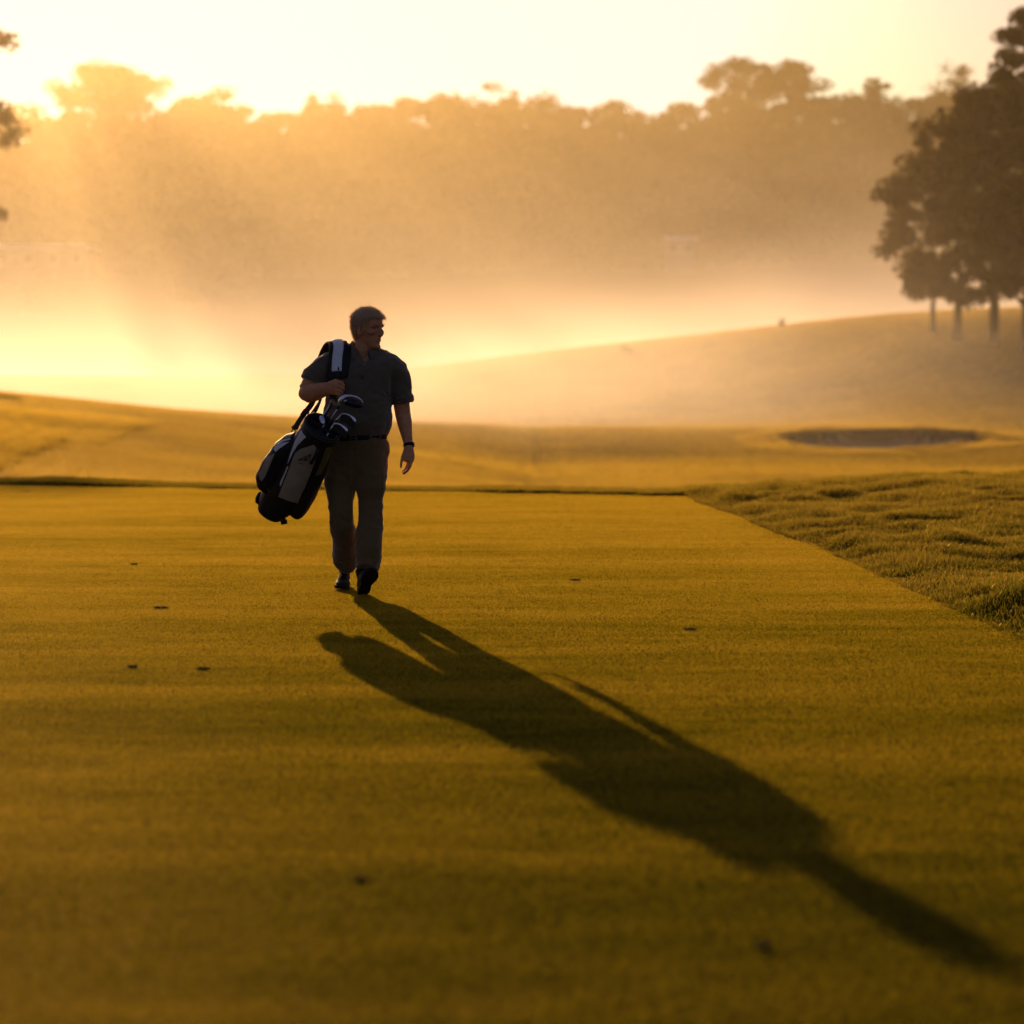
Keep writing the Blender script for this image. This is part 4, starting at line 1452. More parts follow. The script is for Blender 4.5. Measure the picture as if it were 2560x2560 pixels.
# collar: a stand round the neck with the leaf folded over it
def collar_strip():
    bm = bmesh.new()
    cen = P(909, 870, 15.015)
    rows = []
    N = 48
    for i in range(N + 1):
        t = i / N
        th = math.radians(-90 + 27 + (360 - 54) * t)            # open at the front (-y)
        dirv = Vector((math.cos(th), math.sin(th), 0))
        fr = max(0.0, -dirv.y)                                    # 1 towards the front
        back = max(0.0, dirv.y)
        drop = .068 * fr ** 1.6
        base = cen + Vector((dirv.x * .080, dirv.y * .078 - .012 * fr, -.012 - drop * .8))
        top = cen + Vector((dirv.x * .071, dirv.y * .070 - .016 * fr, .036 + .014 * back - drop))
        fold = cen + Vector((dirv.x * .078, dirv.y * .077 - .020 * fr, .035 + .014 * back - drop))
        tipf = max(0.0, (abs(t - .5) - .38) / .12)                # points of the collar
        leaf = cen + Vector((dirv.x * (.112 + .006 * fr), dirv.y * (.098 + .036 * fr) - .012 * fr, -.014 - drop * .72 - .026 * tipf))
        rows.append([bm.verts.new(v) for v in (base, top, (top + fold) * .5 + Vector((0, 0, .004)), fold, fold.lerp(leaf, .5) + dirv * .004, leaf)])
    for a, b in zip(rows[:-1], rows[1:]):
        for k in range(5):
            bm.faces.new((a[k], b[k], b[k + 1], a[k + 1]))
    return bm


col = finish('collar', collar_strip(), M_SHIRT, man)
so = col.modifiers.new('thick', 'SOLIDIFY'); so.thickness = 0.003; so.offset = 0
# placket with two buttons
shirt_bvh = bvh_of(shirt)
pl = [drop_on(shirt_bvh, x_, y_, .0012) for x_, y_ in ((911, 908), (909.5, 918), (908, 928), (906.5, 938), (905.5, 946))]
plk = finish('placket', bm_from([ribbon([p for p, _ in pl], [n for _, n in pl], .030, .0022)]), M_SHIRT, man)
bt = [drop_on(shirt_bvh, x_, y_, .0042) for x_, y_ in ((909, 919), (906.8, 936))]
M_BUTTON = simple_mat('dark_button', (0.06, 0.055, 0.05), .35, vary=.1)
for p, n_ in bt:
    q = n_.to_track_quat('Z', 'Y').to_matrix()
    finish('button', bm_from([ellipsoid(p, .0055, .0055, .0018, q, 14, 6)]), M_BUTTON, man)

# ---- trousers
trous = []
trous.append(rings_flat([(P(887, 1225, 15.02), .150, .10, .11), (P(887, 1195, 15.02), .176, .125, .135), (P(888, 1165, 15.02), .194, .138, .150), (P(889, 1135, 15.01), .203, .142, .150), (P(889, 1110, 15.0), .196, .142, .138), (P(888, 1090, 15.0), .188, .140, .130), (P(888, 1080, 15.0), .184, .137, .128)], 34, 2.4))
trous.append(px_loft([(926, 1130, 15.0, 42, 50), (927, 1165, 14.99, 43, 48), (927, 1195, 14.965, 42, 44), (926, 1222, 14.94, 37.5, 38), (926, 1247, 14.95, 30.5, 32), (926, 1283, 14.935, 29.5, 30), (925.5, 1314, 14.915, 31, 31), (922, 1345, 14.885, 32, 32), (921, 1375, 14.855, 31.5, 33), (920, 1398, 14.86, 31, 34), (917.5, 1414, 14.85, 28, 34), (916, 1423, 14.84, 26, 33)], 26, 2.2))
trous.append(px_loft([(852, 1130, 15.02, 42, 50), (850, 1165, 15.01, 41, 48), (850, 1195, 15.0, 39.5, 44), (851, 1228, 14.99, 38, 38), (852, 1252, 14.955, 33, 32), (852.5, 1283, 14.94, 29.5, 30), (854, 1306, 14.955, 30.5, 31), (861, 1347, 15.05, 31, 32), (862, 1375, 15.14, 30.5, 32), (862.5, 1396, 15.19, 29, 32), (866, 1408, 15.22, 25, 31), (867.5, 1414, 15.235, 22, 30)], 26, 2.2))
trous.append(ellipsoid(P(957, 1124, 14.99), .040, .055, .075))        # hand pocket bulging open


def sculpt_trousers(co, no):
    d = 0.0060 * fold_noise(co, (0.05, -.2, 1), None, 10, 13.0)
    cr = 1 - np.abs(fold_noise(co, (.55, 0, .8), None, 8, 37.0)) * 3.2
    d += 0.0055 * np.clip(cr, 0, 1) ** 2
    # stacked creases behind the knees and above the shoes, diagonal pulls at the thigh
    zk = P(0, 1300, 15).z; za = P(0, 1410, 15).z; zt = P(0, 1185, 15).z
    n1 = fbm3(np.stack([co[:, 0] * .7, co[:, 1] * .5, co[:, 2] * 1.2 + co[:, 0] * .55], -1), 22, 15.0, 2)
    d += n1 * (0.0050 * np.exp(-((co[:, 2] - zk) / .07) ** 2) + 0.0065 * np.exp(-((co[:, 2] - za) / .06) ** 2) + 0.0036 * np.exp(-((co[:, 2] - zt) / .07) ** 2))
    slant = np.sin((co[:, 2] * 1.0 + (co[:, 0] + 1.0) * .35) * 95 + 3 * fbm3(co, 7, 2.0, 1))
    d += 0.0016 * slant * (np.exp(-((co[:, 2] - zt) / .08) ** 2) + .8 * np.exp(-((co[:, 2] - zk + .05) / .08) ** 2))
    # fly and crotch crease
    xc = P(887, 1150, 15).x
    d -= 0.004 * np.exp(-((co[:, 0] - xc) / .010) ** 2) * ((co[:, 2] < P(0, 1120, 15).z) & (co[:, 1] < 15))
    return co + no * d[:, None]


trousers = fuse('trousers', trous, 0.006, M_TROUS, man, 5, sculpt_trousers)
# belt
bpath, bn = [], []
for i in range(49):
    th = 2 * math.pi * i / 48
    c = P(888, 1091, 15.0)
    bpath.append(c + Vector((math.cos(th) * .195, math.sin(th) * (.146 if math.sin(th) < 0 else .136), .006 * math.cos(th))))
    bn.append(Vector((math.cos(th), math.sin(th), 0)))
belt = finish('belt', bm_from([ribbon(bpath, bn, .040, .0045)]), M_BLACK, man)
bc = P(884, 1096.5, 14.845)
bk = []
for (dx, dz, w, h) in ((-.019, 0, .004, .036), (.019, 0, .004, .036), (0, .017, .038, .004), (0, -.017, .038, .004), (.006, 0, .024, .003)):
    bk.append(loft([(bc + Vector((dx, -.006, dz - h / 2)), w / 2 + .001, .003), (bc + Vector((dx, -.006, dz + h / 2)), w / 2 + .001, .003)], 8, 4))
M_BUCK = simple_mat('dark_buckle', (0.16, 0.15, 0.14), .35, metal=1.0, vary=.1)
finish('buckle', bm_from(bk), M_BUCK, belt, smooth=False)
for x_ in (843, 930, 953):
    q = P(x_, 1090, 15.0)
    y_ = 15.0 - .146 * math.sqrt(max(0, 1 - ((q.x - P(888, 0, 15).x) / .195) ** 2)) - .007
    finish('belt_loop', bm_from([loft([(Vector((q.x, y_, q.z - .024)), .006, .003), (Vector((q.x, y_, q.z + .024)), .006, .003)], 8, 4)]), M_TROUS, trousers, smooth=False)

# ---- watch on his left wrist
wc = P(1021.5, 1114, 14.962)
wdir = (P(1022, 1122, 14.95) - P(1019, 1102, 14.98)).normalized()
a1 = wdir.cross(Vector((0, 1, 0))).normalized(); a2 = a1.cross(wdir)
wp, wn = [], []
for i in range(25):
    th = 2 * math.pi * i / 24
    wp.append(wc + a1 * math.cos(th) * .0300 + a2 * math.sin(th) * .0245); wn.append(a1 * math.cos(th) + a2 * math.sin(th))
watch = finish('watch', bm_from([ribbon(wp, wn, .021, .0035)]), M_BLACK, man)
wq = Matrix((a2, wdir, a1)).transposed()
finish('watch_case', bm_from([ellipsoid(wc + a1 * .0325 + a2 * -.004, .018, .018, .0065, wq, 18, 8)]), M_BUCK, watch)

# ---- shoes
def shoe(heel, yaw, pitch, L=.295, wf=1.0, name='shoe'):
    """heel: where the heel touches the ground; toe points to -y, yaw turns it to +x, pitch lifts the toe"""
    fwd = Vector((math.sin(yaw), -math.cos(yaw), 0)); up0 = Vector((0, 0, 1)); side = fwd.cross(up0)
    R = Matrix.Rotation(pitch, 3, side)
    f, u = R @ fwd, R @ up0

    def S(x, y, z): return Vector(heel) + f * x + side * (y * wf) + u * (z if z < .03 else .03 + (z - .03) * 1.2)
    up_rows = [(0.012, .030, .028, .078), (0.045, .034, .020, .092), (0.085, .035, .020, .098), (0.125, .036, .020, .088), (0.165, .042, .020, .068), (0.205, .046, .020, .054), (0.245, .042, .022, .046), (0.275, .030, .024, .040), (0.288, .016, .026, .034)]
    V, F = [], []
    n = 20
    for i, (x, w, z0, z1) in enumerate(up_rows):
        for k in range(n):
            th = 2 * math.pi * k / n
            c, s = math.cos(th), math.sin(th)
            c = math.copysign(abs(c) ** .8, c)
            V.append(S(x * L / .295, c * w * (1 - .25 * max(0, s)), (z0 + z1) / 2 + s * (z1 - z0) / 2))
        if i:
            for k in range(n):
                a, b = (i - 1) * n + k, (i - 1) * n + (k + 1) % n
                F.append((a, b, b + n, a + n))
    F.append(tuple(range(n - 1, -1, -1))); F.append(tuple(range((len(up_rows) - 1) * n, len(up_rows) * n)))
    o = fuse(name, [(V, F), loft([(S(.055, 0, .06), .034, .034), (S(.050, 0, .105), .036, .037), (S(.048, 0, .125), .037, .039)], 18, ref=side)], .004, M_SHOE, man, 3)
    # sole with a heel step
    outl = [(0.0, .026), (.02, .033), (.06, .034), (.10, .031), (.14, .036), (.19, .046), (.235, .047), (.27, .036), (.292, .016)]
    bm = bmesh.new()
    top, bot = [], []
    pts = [(x, w) for x, w in outl] + [(x, -w) for x, w in reversed(outl)]
    for (x, w) in pts:
        zt = .026
        zb = 0.0 if x < .085 or x > .12 else .010
        if x > .12: zb = .004 + .02 * max(0, (x - .24) / .05) ** 2
        top.append(bm.verts.new(S(x, w, zt + .004))); bot.append(bm.verts.new(S(x, w * .97, zb)))
    m_ = len(pts)
    bm.faces.new(top); bm.faces.new(list(reversed(bot)))
    for i in range(m_):
        bm.faces.new((top[i], bot[i], bot[(i + 1) % m_], top[(i + 1) % m_]))
    bmesh.ops.recalc_face_normals(bm, faces=bm.faces)
    bmesh.ops.triangulate(bm, faces=[f_ for f_ in bm.faces if len(f_.verts) > 4])
    so_ = finish('sole', bm, M_SOLE, o, smooth=False)
    # laces
    lc = []
    for k, x in enumerate((.125, .143, .161, .179)):
        z = np.interp(x, [q[0] for q in up_rows], [q[3] for q in up_rows]) + .001
        lc.append(loft([(S(x - .004, -.024, z - .008), .003, .003), (S(x, 0, z + .002), .003, .003), (S(x - .004, .024, z - .008), .003, .003)], 8, ref=u))
    finish('laces', bm_from(lc), M_BLACK, o)
    return o


h1 = P(907, 1488.5, 14.82); h1.z = 0.0
shoe(h1 + Vector((0.0, .0, .004)), math.radians(17), math.radians(32), .300, 1.16)
h2 = P(864, 1470, 15.37); h2.z = 0.012
shoe(h2, math.radians(-2), math.radians(-1.0), .280, 1.0)

# ------------------------------------------------------------------ golf bag on his right shoulder
M_BAGBLK = simple_mat('bag_black_nylon', (0.013, 0.012, 0.012), 0.6, vary=.3, scale=60, bump=.25, bump_scale=700)
M_BAGTAN = simple_mat('bag_stone_panel', (0.42, 0.35, 0.27), 0.6, vary=.10, scale=14, bump=.2, bump_scale=400)
M_BAGWHT = simple_mat('bag_white_panel', (0.74, 0.74, 0.76), 0.5, vary=.06, scale=14)
M_BAGOLV = simple_mat('bag_olive_panel', (0.16, 0.125, 0.03), 0.6, vary=.12, scale=14)
M_PAD = simple_mat('strap_white_pad', (0.80, 0.81, 0.84), 0.5, vary=.05, scale=20, bump=.15, bump_scale=600)
M_WEB = simple_mat('black_webbing', (0.010, 0.009, 0.009), 0.75, vary=.3, scale=120)
M_MARK = simple_mat('dark_print', (0.05, 0.042, 0.035), 0.6, vary=.1)
M_MARKG = simple_mat('dark_green_print', (0.012, 0.03, 0.02), 0.6, vary=.1)
M_CHROME = simple_mat('polished_steel', (0.88, 0.90, 0.93), 0.35, metal=1.0, vary=.05, scale=60)
M_DARKST = simple_mat('dark_steel', (0.05, 0.05, 0.055), 0.35, metal=0.6, vary=.2, scale=60)
M_CROWN = simple_mat('black_lacquer', (0.008, 0.008, 0.009), 0.25, vary=.2, scale=20)

BT = P(808, 1066, 14.67)                          # centre of the mouth
BB = P(679, 1279, 15.07)                          # centre of the foot
BAX = (BT - BB).normalized(); BLEN = (BT - BB).length
BU = (Vector((.85, 0, -.53)) - BAX * Vector((.85, 0, -.53)).dot(BAX)).normalized()      # across, to the golfer's side
BW = BAX.cross(BU).normalized()
if BW.y > 0: BW = -BW                             # towards the camera
def BP(t, u, w): return BB + BAX * (t * BLEN) + BU * u + BW * w


bag = empty('golf_bag', (BB.x, BB.y, 0.0))
bag.location = BB
tag(bag, 'black and stone coloured golf bag slung from the shoulder of the grey-haired man', 'golf bag')


def bag_loft(rows, n=32, e=2.3):
    """rows: t, centre u, centre w, half u, half w"""
    V, F = [], []
    for i, (t, cu, cw, hu, hw) in enumerate(rows):
        for k in range(n):
            th = 2 * math.pi * k / n
            c, s_ = math.cos(th), math.sin(th)
            c = math.copysign(abs(c) ** (2 / e), c); s_ = math.copysign(abs(s_) ** (2 / e), s_)
            V.append(BP(t, cu + c * hu, cw + s_ * hw))
        if i:
            for k in range(n):
                a, b = (i - 1) * n + k, (i - 1) * n + (k + 1) % n
                F.append((a, b, b + n, a + n))
    F.append(tuple(range(n - 1, -1, -1))); F.append(tuple(range((len(rows) - 1) * n, len(rows) * n)))
    return V, F


main_rows = [(.060, -.002, 0, .098, .098), (.085, 0, 0, .112, .112), (.16, .004, .002, .122, .120), (.35, .004, .004, .124, .122), (.6, 0, .003, .122, .120), (.80, 0, 0, .119, .118), (.915, 0, 0, .118, .117), (.925, 0, 0, .112, .112)]
right_rows = [(.115, .118, -.01, .03, .05), (.125, .132, -.01, .048, .075), (.17, .134, -.008, .058, .088), (.35, .130, -.004, .058, .088), (.60, .112, 0, .052, .080), (.78, .094, 0, .042, .066), (.86, .082, 0, .030, .05)]
left_rows = [(.21, -.10, .02, .03, .05), (.22, -.110, .02, .058, .085), (.29, -.124, .02, .076, .098), (.45, -.130, .018, .080, .100), (.60, -.128, .012, .072, .094), (.70, -.122, .008, .052, .082), (.78, -.104, .002, .030, .06)]


def sculpt_bag(co, no):
    return co + no * (0.0035 * fbm3(co, 11, 21.0, 3))[:, None]


shell = fuse('bag_body', [bag_loft(main_rows)], .006, M_BAGBLK, bag, 3, sculpt_bag)
rp = fuse('side_pocket', [bag_loft(right_rows, 28, 3.0)], .006, M_BAGBLK, bag, 3, sculpt_bag)
lp = fuse('ball_pocket', [bag_loft(left_rows, 28, 2.8)], .006, M_BAGBLK, bag, 3, sculpt_bag)
# foot of the bag
foot = fuse('bag_foot', [bag_loft([(-.012, -.004, 0, .078, .080), (-.004, -.004, 0, .088, .090), (.030, -.002, 0, .092, .094), (.045, -.002, 0, .098, .100), (.075, 0, 0, .106, .106)]), bag_loft([(.012, -.106, 0, .018, .03), (.05, -.112, 0, .022, .035), (.09, -.118, 0, .016, .03)], 16)], .005, M_SOLE, bag, 3)
sf = [loft([(BP(.075, .085, .055), .012, .012), (BP(.042, .104, .062), .012, .012)], 12), loft([(BP(.052, .095, .060), .022, .010, 4), (BP(.030, .112, .066), .020, .010, 4)], 12)]
finish('stand_foot', bm_from(sf), M_SOLE, bag, smooth=False)
# mouth: a padded collar with a hollow, and a dark lining
def collar_ring(t0, t1, ro, ri, n=44):
    V, F = [], []
    prof = [(t0, ro * .985), (t0 + .012, ro), (t1 - .015, ro * 1.01), (t1, ro * .985), (t1 + .006, (ro + ri) / 2), (t1, ri), (t1 - .05, ri * .97), (t0 + .01, ri * .95)]
    for k in range(n):
        th = 2 * math.pi * k / n
        for (t, r) in prof:
            V.append(BP(t, math.cos(th) * r, math.sin(th) * r * .985))
    m_ = len(prof)
    for k in range(n):
        for j in range(m_):
            a, b = k * m_ + j, k * m_ + (j + 1) % m_
            c, d = ((k + 1) % n) * m_ + (j + 1) % m_, ((k + 1) % n) * m_ + j
            F.append((a, b, c, d))
    return V, F


finish('top_cuff', bm_from([collar_ring(.905, 1.0, .121, .104)]), M_BAGBLK, bag)
pip = []
n = 60
ringp = [BP(.985, math.cos(2 * math.pi * k / n) * .1225, math.sin(2 * math.pi * k / n) * .1205) for k in range(n + 1)]
M_TRIM = simple_mat('cuff_trim', (0.10, 0.085, 0.06), .5, vary=.2)
finish('cuff_trim', bm_from([loft([(p, .0022, .0022) for p in ringp], 6, ref=BAX)]), M_TRIM, bag)
finish('lining', bm_from([bag_loft([(.928, 0, 0, .1, .1), (.934, 0, 0, .1, .1)], 32, 2.0)]), M_WEB, bag, smooth=False)
dv = [loft([(BP(.955, -.10, w_), .004, .016, 4), (BP(.955, .10, w_), .004, .016, 4)], 8, ref=BW) for w_ in (-.035, .035)] + [loft([(BP(.955, u_, -.10), .004, .016, 4), (BP(.955, u_, .10), .004, .016, 4)], 8, ref=BU) for u_ in (0.0,)]
finish('divider', bm_from(dv), M_WEB, bag, smooth=False)

BAG_BVH = bvh_of(shell, rp, lp)


def panel(name, poly, mat, off, parent=None, res=.012, bvh=None, ncut=5):
    """sewn panel: polygon seen in the photo, laid on the bag's surface as real cloth"""
    bm = bmesh.new()
    # dense outline
    pts = []
    for i in range(len(poly)):
        a, b = Vector(poly[i]), Vector(poly[(i + 1) % len(poly)])
        m_ = max(1, int((b - a).length / 5))
        for k in range(m_): pts.append(a.lerp(b, k / m_))
    vs = [bm.verts.new((p.x, -p.y, 0)) for p in pts]
    bm.faces.new(vs)
    bmesh.ops.triangulate(bm, faces=bm.faces)
    for _ in range(ncut):
        es = [e for e in bm.edges if e.calc_length() > 6]
        if not es: break
        bmesh.ops.subdivide_edges(bm, edges=es, cuts=1)
        bmesh.ops.triangulate(bm, faces=[f for f in bm.faces if len(f.verts) > 3])
    B = bvh or BAG_BVH
    for v in bm.verts:
        p, n_ = drop_on(B, v.co.x, -v.co.y, off, 15.0)
        v.co = p
    # drop stretched faces where the ray missed
    bad = [f for f in bm.faces if max(e.calc_length() for e in f.edges) > .12]
    bmesh.ops.delete(bm, geom=bad, context='FACES')
    bmesh.ops.recalc_face_normals(bm, faces=bm.faces)
    o = finish(name, bm, mat, parent or bag)
    return o


front = panel('front_panel', [(785, 1111), (799, 1128), (772, 1195), (745, 1258), (720, 1251), (696, 1241), (716, 1190), (733, 1145), (740, 1131), (752, 1122)], M_BAGTAN, .004)
wedge = panel('white_panel', [(764, 1052), (770, 1066), (783, 1083), (762, 1096), (745, 1113), (733, 1132), (722, 1156), (719, 1161), (726, 1136), (738, 1104), (753, 1076), (761, 1058)], M_BAGWHT, .004)
panel('piping', [(719, 1165), (722, 1166), (703, 1214), (700, 1215), (701, 1205)], M_BAGWHT, .004)
panel('side_panel', [(817, 1112), (834, 1116), (820, 1150), (803, 1184), (789, 1190), (801, 1155)], M_BAGOLV, .004)
panel('pocket_panel', [(648, 1186), (650, 1180), (669, 1144), (688, 1132), (680, 1152), (664, 1190), (655, 1203), (650, 1198)], M_BAGTAN, .004)
panel('pocket_trim', [(685, 1124), (689, 1117), (706, 1108), (724, 1104), (716, 1110), (699, 1122), (690, 1130)], M_BAGWHT, .004)
panel('pocket_trim', [(692, 1110), (708, 1101), (726, 1096), (727, 1099), (708, 1105), (695, 1113)], M_BAGWHT, .004)
panel('foot_patch', [(668, 1221), (672, 1219), (678, 1232), (672, 1230)], M_BAGOLV, .004)
FB = bvh_of(front)
# emblem: a slanted open triangle with a blocky A in it, a line of small print under it
def stroke(a, b, w):
    a, b = Vector(a), Vector(b)
    n_ = Vector((-(b - a).y, (b - a).x)).normalized() * w * .5
    return [tuple(a + n_), tuple(b + n_), tuple(b - n_), tuple(a - n_)]


for k, (a_, b_, w_) in enumerate((((745.5, 1150.5), (778, 1136.2), 2.6), ((776.8, 1137), (770.6, 1150), 2.4), ((758, 1152.2), (766.5, 1144.2), 2.6), ((767, 1144.5), (765.6, 1152.8), 2.8), ((761, 1151), (766, 1150.4), 1.6), ((749, 1151.4), (757, 1148), 2.0))):
    panel('emblem', stroke(a_, b_, w_), M_MARK, .0014 + .0002 * k, front, bvh=FB)
for k in range(5):
    x_, y_ = 746.5 + 2.6 * k, 1154.5 + 1.1 * k
    panel('print', [(x_, y_), (x_ + 1.8, y_ + .9), (x_ + 1.3, y_ + 3.0), (x_ - .5, y_ + 2.1)], M_MARK, .0015, front, bvh=FB)

# ---- carrying strap: over the shoulder, white pad in front, webbing down to the bag
wear = bvh_of(shirt)
fr_pts, fr_n = [], []
for (x_, y_) in ((846, 946), (845, 930), (845, 912), (846, 897)):
    p, n_ = drop_on(wear, x_, y_, .012); fr_pts.append(p); fr_n.append(n_ + Vector((0, -1.2, .2)))
over = [P(847, 874, 14.925), P(846, 862, 14.965), P(843, 857, 15.02), P(836, 860, 15.09), P(828, 872, 15.135), P(818, 895, 15.165), P(806, 930, 15.185), P(795, 965, 15.19)]
ov_n = [Vector((0, -.9, .5)), Vector((0, -.55, .85)), Vector((-.05, .1, 1)), Vector((-.2, .6, .8)), Vector((-.25, .9, .4)), Vector((-.25, .95, .2)), Vector((-.3, .95, .1)), Vector((-.3, .95, .1))]
path = smooth_path(fr_pts + over, 6)
nrm_key = fr_n + ov_n
def interp_n(keys, m_):
    out_ = []
    for i in range(m_):
        f = i / (m_ - 1) * (len(keys) - 1); j = min(int(f), len(keys) - 2)
        out_.append(keys[j].lerp(keys[j + 1], f - j).normalized())
    return out_


pn = interp_n(nrm_key, len(path))
for _ in range(6):
    path = [path[0]] + [(path[i - 1] + path[i] * 2 + path[i + 1]) / 4 for i in range(1, len(path) - 1)] + [path[-1]]
    pn = [pn[0]] + [(pn[i - 1] + pn[i] * 2 + pn[i + 1]).normalized() for i in range(1, len(pn) - 1)] + [pn[-1]]
strap = finish('shoulder_strap', bm_from([ribbon(path, pn, .120, .012, .25)]), M_WEB, bag)
i0 = next(i for i, p in enumerate(path) if p.z > P(0, 932, 15).z)
i1 = max(i for i, p in enumerate(path) if p.y < 15.03 and i < len(path) * .62)
pad_path = [p + n_ * .0165 for p, n_ in zip(path[i0:i1], pn[i0:i1])]
pad = finish('strap_pad', bm_from([ribbon(pad_path, pn[i0:i1], .064, .007, .35)]), M_PAD, strap)
PBV = bvh_of(pad)
# small dark figure-like mark near the pad's end
panel('pad_mark', [(845, 917), (848.5, 916), (847, 919.5), (849, 923), (847.6, 926), (849.3, 929.5), (846, 930), (842.5, 929), (845, 926.5), (844, 922)], M_MARKG, .0012, pad, bvh=PBV)
# second harness band beside the neck
p2, n2 = [], []
for (x_, y_) in ((862, 940), (866, 915), (869, 893), (870, 880)):
    p, n_ = drop_on(wear, x_, y_, .008); p2.append(p); n2.append(n_)
p2 += [P(870, 868, 14.965), P(868, 862, 15.02), P(862, 864, 15.08), P(850, 885, 15.15)]; n2 += [Vector((0, -.6, .8)), Vector((0, 0, 1)), Vector((0, .6, .8)), Vector((-.1, .95, .3))]
sp2 = smooth_path(p2, 6)
finish('harness_band', bm_from([ribbon(sp2, interp_n(n2, len(sp2)), .040, .008, .2)]), M_WEB, bag)


def web(name, pts, width, up=Vector((-.3, -.9, .1)), thick=.003, mat=None, parent=None, seg=6):
    pp = smooth_path(pts, seg)
    return finish(name, bm_from([ribbon(pp, [up.normalized()] * len(pp), width, thick)]), mat or M_WEB, parent or bag)


# adjuster strap through the fist to the mouth of the bag
web('adjuster_strap', [P(846, 931, 14.84), P(846.5, 945, 14.815), P(848, 966, 14.80), P(838, 990, 14.79), P(826, 1015, 14.77), P(812, 1038, 14.76)], .018)
for y_ in (938, 944):
    c = P(846, y_, 14.825)
    finish('slider', bm_from([loft([(c + Vector((-.012, -.004, 0)), .004, .004), (c + Vector((.012, -.004, 0)), .004, .004)], 8, ref=Vector((0, 0, 1)))]), M_DARKST, bag)
# webbing that runs from behind the elbow down to the spine of the bag
web('lower_strap', [P(798, 955, 15.16), P(782, 1004, 15.10), P(764, 1030, 15.06), P(746, 1056, 14.98), P(737, 1074, 14.93)], .038)
web('lower_strap', [P(806, 985, 15.12), P(793, 1020, 15.06), P(776, 1050, 15.0), P(757, 1078, 14.93), P(744, 1096, 14.90)], .020)
web('lower_strap', [P(800, 1002, 15.10), P(783, 1027, 15.08), P(769, 1047, 15.0), P(752, 1066, 14.94)], .012)
web('strap_end', [P(748, 1054, 15.02), P(738, 1062, 15.0), P(729, 1070, 14.99)], .010)
lp_pts = [P(734 + 4.5 * math.cos(a), 1081 + 8 * math.sin(a) , 14.99) for a in np.linspace(0, 2 * math.pi, 15)]
finish('strap_loop', bm_from([loft([(p, .004, .004) for p in lp_pts], 7, ref=Vector((0, 1, 0.01)))]), M_WEB, bag)
finish('buckle', bm_from([loft([(P(767, 1027, 15.04), .022, .006, 4), (P(757, 1041, 15.02), .022, .006, 4)], 10)]), M_SOLE, bag, smooth=False)
# towel ring at the mouth
hk = smooth_path([P(841, 1072, 14.72), P(846, 1080, 14.70), P(848.5, 1088, 14.70), P(847, 1096, 14.70), P(842, 1098, 14.70), P(840, 1092, 14.70), P(845, 1090, 14.70)], 5)
finish('towel_ring', bm_from([loft([(p, .0028, .0028) for p in hk], 7)]), M_METAL, bag)
# handle on the cuff, zips
web('grab_handle', [BP(.90, .05, .118), BP(.86, .06, .145), BP(.78, .06, .145), BP(.74, .055, .124)], .022, up=BW)
zp = [drop_on(BAG_BVH, x_, y_, .003) for x_, y_ in ((696, 1126), (690, 1150), (678, 1178), (668, 1206))]
finish('zip', bm_from([ribbon([p for p, _ in zp], [n_ for _, n_ in zp], .010, .002)]), M_SOLE, bag)
zp = [drop_on(BAG_BVH, x_, y_, .003) for x_, y_ in ((802, 1119), (790, 1152), (775, 1190), (757, 1240))]
finish('zip', bm_from([ribbon([p for p, _ in zp], [n_ for _, n_ in zp], .010, .002)]), M_SOLE, bag)

# ------------------------------------------------------------------ clubs
def club_root(name, px, py, Y, label):
    o = empty(name, P(px, py, Y))
    tag(o, label, 'golf club', 'golf clubs in the bag')
    return o


def shaft(root, p0, p1, r=.0046):
    p0, p1 = Vector(p0), Vector(p1)
    finish('shaft', bm_from([loft([(p1, r * .9, r * .9), (p0.lerp(p1, .3), r * .95, r * .95), (p0, r, r)], 10)]), M_METAL, root)


def iron(label, arc, Yh, width, hang, hos, mat_sole=None):
    """arc: photo points heel -> toe along the sole; the blade hangs from the sole back towards the bag"""
    root = club_root('golf_iron', arc[0][0], arc[0][1], Yh, label)
    ap = smooth_path([P(x_, y_, Yh) for x_, y_ in arc], 6)
    m_ = len(ap)
    sole_n = Vector((-.1, -.72, .68)).normalized()
    wid = [width * (0.25 + .75 * min(1, i / (m_ * .75))) * (1 if i < m_ - 2 else .6) for i in range(m_)]
    finish('sole_edge', bm_from([ribbon(ap, [sole_n] * m_, wid, .004, .5)]), mat_sole or M_CHROME, root)
    # blade
    bm = bmesh.new()
    back = Vector((-.10, .04, -1.0)).normalized()
    rows = []
    for i, p in enumerate(ap):
        f = i / (m_ - 1)
        hgt = hang * (0.45 + .55 * math.sin(math.pi * min(1.0, f * .62 + .12)))
        base = p + Vector((0, .006, -.002))
        rows.append([bm.verts.new(base + Vector((0, -.004, 0))), bm.verts.new(base + back * hgt + Vector((-.008 * f, -.001, 0))), bm.verts.new(base + back * hgt + Vector((-.008 * f, .003, 0))), bm.verts.new(base + Vector((0, .008, 0)))])
    for a, b in zip(rows[:-1], rows[1:]):
        for k in range(4):
            bm.faces.new((a[k], a[(k + 1) % 4], b[(k + 1) % 4], b[k]))
    bm.faces.new(rows[0]); bm.faces.new(list(reversed(rows[-1])))
    bmesh.ops.recalc_face_normals(bm, faces=bm.faces)
    finish('blade', bm, M_DARKST, root, smooth=False)
    h0 = ap[0] + Vector((0, .006, -.002)); h1 = Vector(hos)
    d = (h1 - h0).normalized()
    finish('hosel', bm_from([loft([(h0 - d * .004, .006, .006), (h0 + d * .03, .0068, .0068), (h0 + d * .055, .0064, .0064)], 12)]), M_METAL, root)
    shaft(root, h0 + d * .05, h1)
    return root


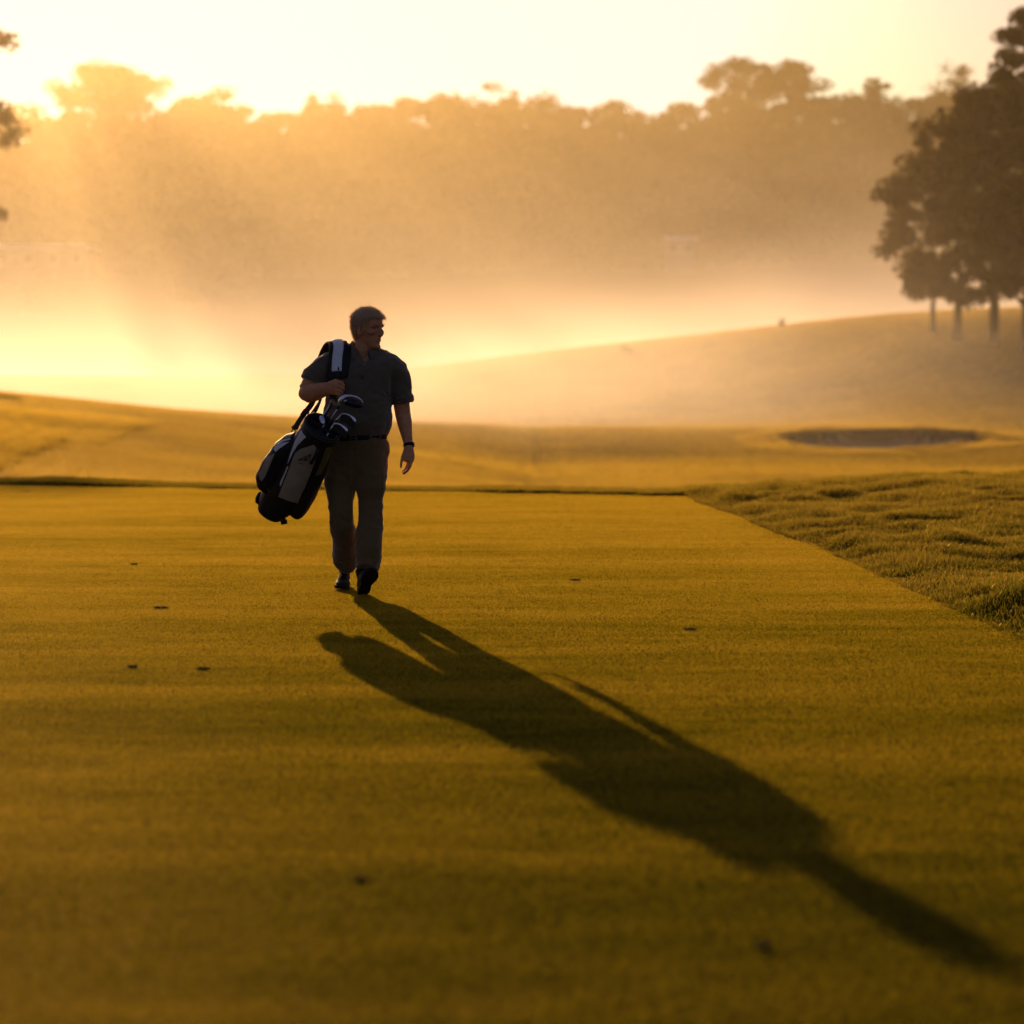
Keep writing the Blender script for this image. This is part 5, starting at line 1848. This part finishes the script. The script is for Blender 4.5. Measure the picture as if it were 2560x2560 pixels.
iron('iron with a bright curved sole, the right one of two low crescents', [(851, 1037.5), (860, 1035), (872, 1037.5), (882, 1045), (889, 1055)], 14.66, .020, .055, BP(.80, .03, .02))
iron('iron with a bright curved sole, lowest and nearest the towel ring', [(832, 1063), (840, 1059.5), (851, 1062), (862, 1070), (868, 1079)], 14.64, .022, .050, BP(.80, .055, .045))
# blade seen on its face, left side of the mouth
root = club_root('golf_wedge', 805, 1049, 14.70, 'pale oval club head lying alone at the left of the bag mouth')
rot = Matrix.Rotation(math.radians(-24), 3, 'Y')
finish('head', bm_from([ellipsoid(P(805, 1049, 14.69), .0175, .008, .034, Matrix.Rotation(math.radians(-24), 3, 'Y') @ Matrix.Rotation(math.radians(-38), 3, 'X'), 20, 12)]), M_CHROME, root)
hsl = P(811, 1061, 14.70)
finish('hosel', bm_from([loft([(P(808, 1056, 14.695), .007, .007), (hsl, .0065, .0065)], 12)]), M_METAL, root)
shaft(root, hsl, BP(.78, 0, -.02))
# short blade with its long bare shaft
root = club_root('golf_iron', 838, 1005, 14.70, 'small iron head on a long bare shaft just under the fist')
bm = bmesh.new()
ol = [(829, 997), (833, 998.5), (840, 1005), (845, 1012), (843, 1014), (836, 1013), (828.5, 1009), (826.5, 1003)]
top_ = [bm.verts.new(P(x_, y_, 14.685)) for x_, y_ in ol]; bot_ = [bm.verts.new(P(x_, y_, 14.70)) for x_, y_ in ol]
for v in top_: v.co += Vector((0, -.25 * (v.co.z - P(0, 1005, 14.7).z), 0))
bm.faces.new(top_); bm.faces.new(list(reversed(bot_)))
for i in range(len(ol)): bm.faces.new((top_[i], bot_[i], bot_[(i + 1) % len(ol)], top_[(i + 1) % len(ol)]))
bmesh.ops.recalc_face_normals(bm, faces=bm.faces)
for f in bm.faces: pass
finish('head', bm, M_CHROME, root, smooth=False)
finish('hosel', bm_from([loft([(P(829, 1000, 14.692), .006, .006), (P(825, 1011, 14.695), .0065, .0065)], 12)]), M_METAL, root)
shaft(root, P(825, 1011, 14.695), BP(.80, -.03, 0), .0042)
# the wood: dark head with a bright edge
root = club_root('golf_wood', 880, 1005, 14.66, 'large dark rounded club head with a bright top edge, topmost in the bag')
wc_ = P(881, 1008, 14.67)
wrot = Matrix.Rotation(math.radians(16), 3, 'Y')
finish('head', bm_from([ellipsoid(wc_, .068, .045, .026, wrot, 28, 16)]), M_CROWN, root)
edge = smooth_path([P(847, 1014, 14.655), P(851, 1000, 14.645), (P(862, 991.5, 14.64)), P(874, 990, 14.638), P(890, 993, 14.638), P(901, 1000, 14.645), P(906, 1008, 14.655)], 6)
m_ = len(edge)
finish('sole_edge', bm_from([ribbon(edge, [Vector((-.1, -.75, .65)).normalized()] * m_, [.012 + .016 * math.exp(-((i / m_ - .22) / .2) ** 2) for i in range(m_)], .005, .4)]), M_CHROME, root)
finish('weight', bm_from([ellipsoid(P(863, 1003, 14.63), .012, .006, .007, Matrix.Rotation(math.radians(-30), 3, 'Y'), 14, 8)]), M_METAL, root)
finish('hosel', bm_from([loft([(P(848, 1011, 14.66), .008, .008), (P(843, 1022, 14.67), .0075, .0075)], 12)]), M_CROWN, root)
shaft(root, P(843, 1022, 14.67), BP(.80, .02, -.03))
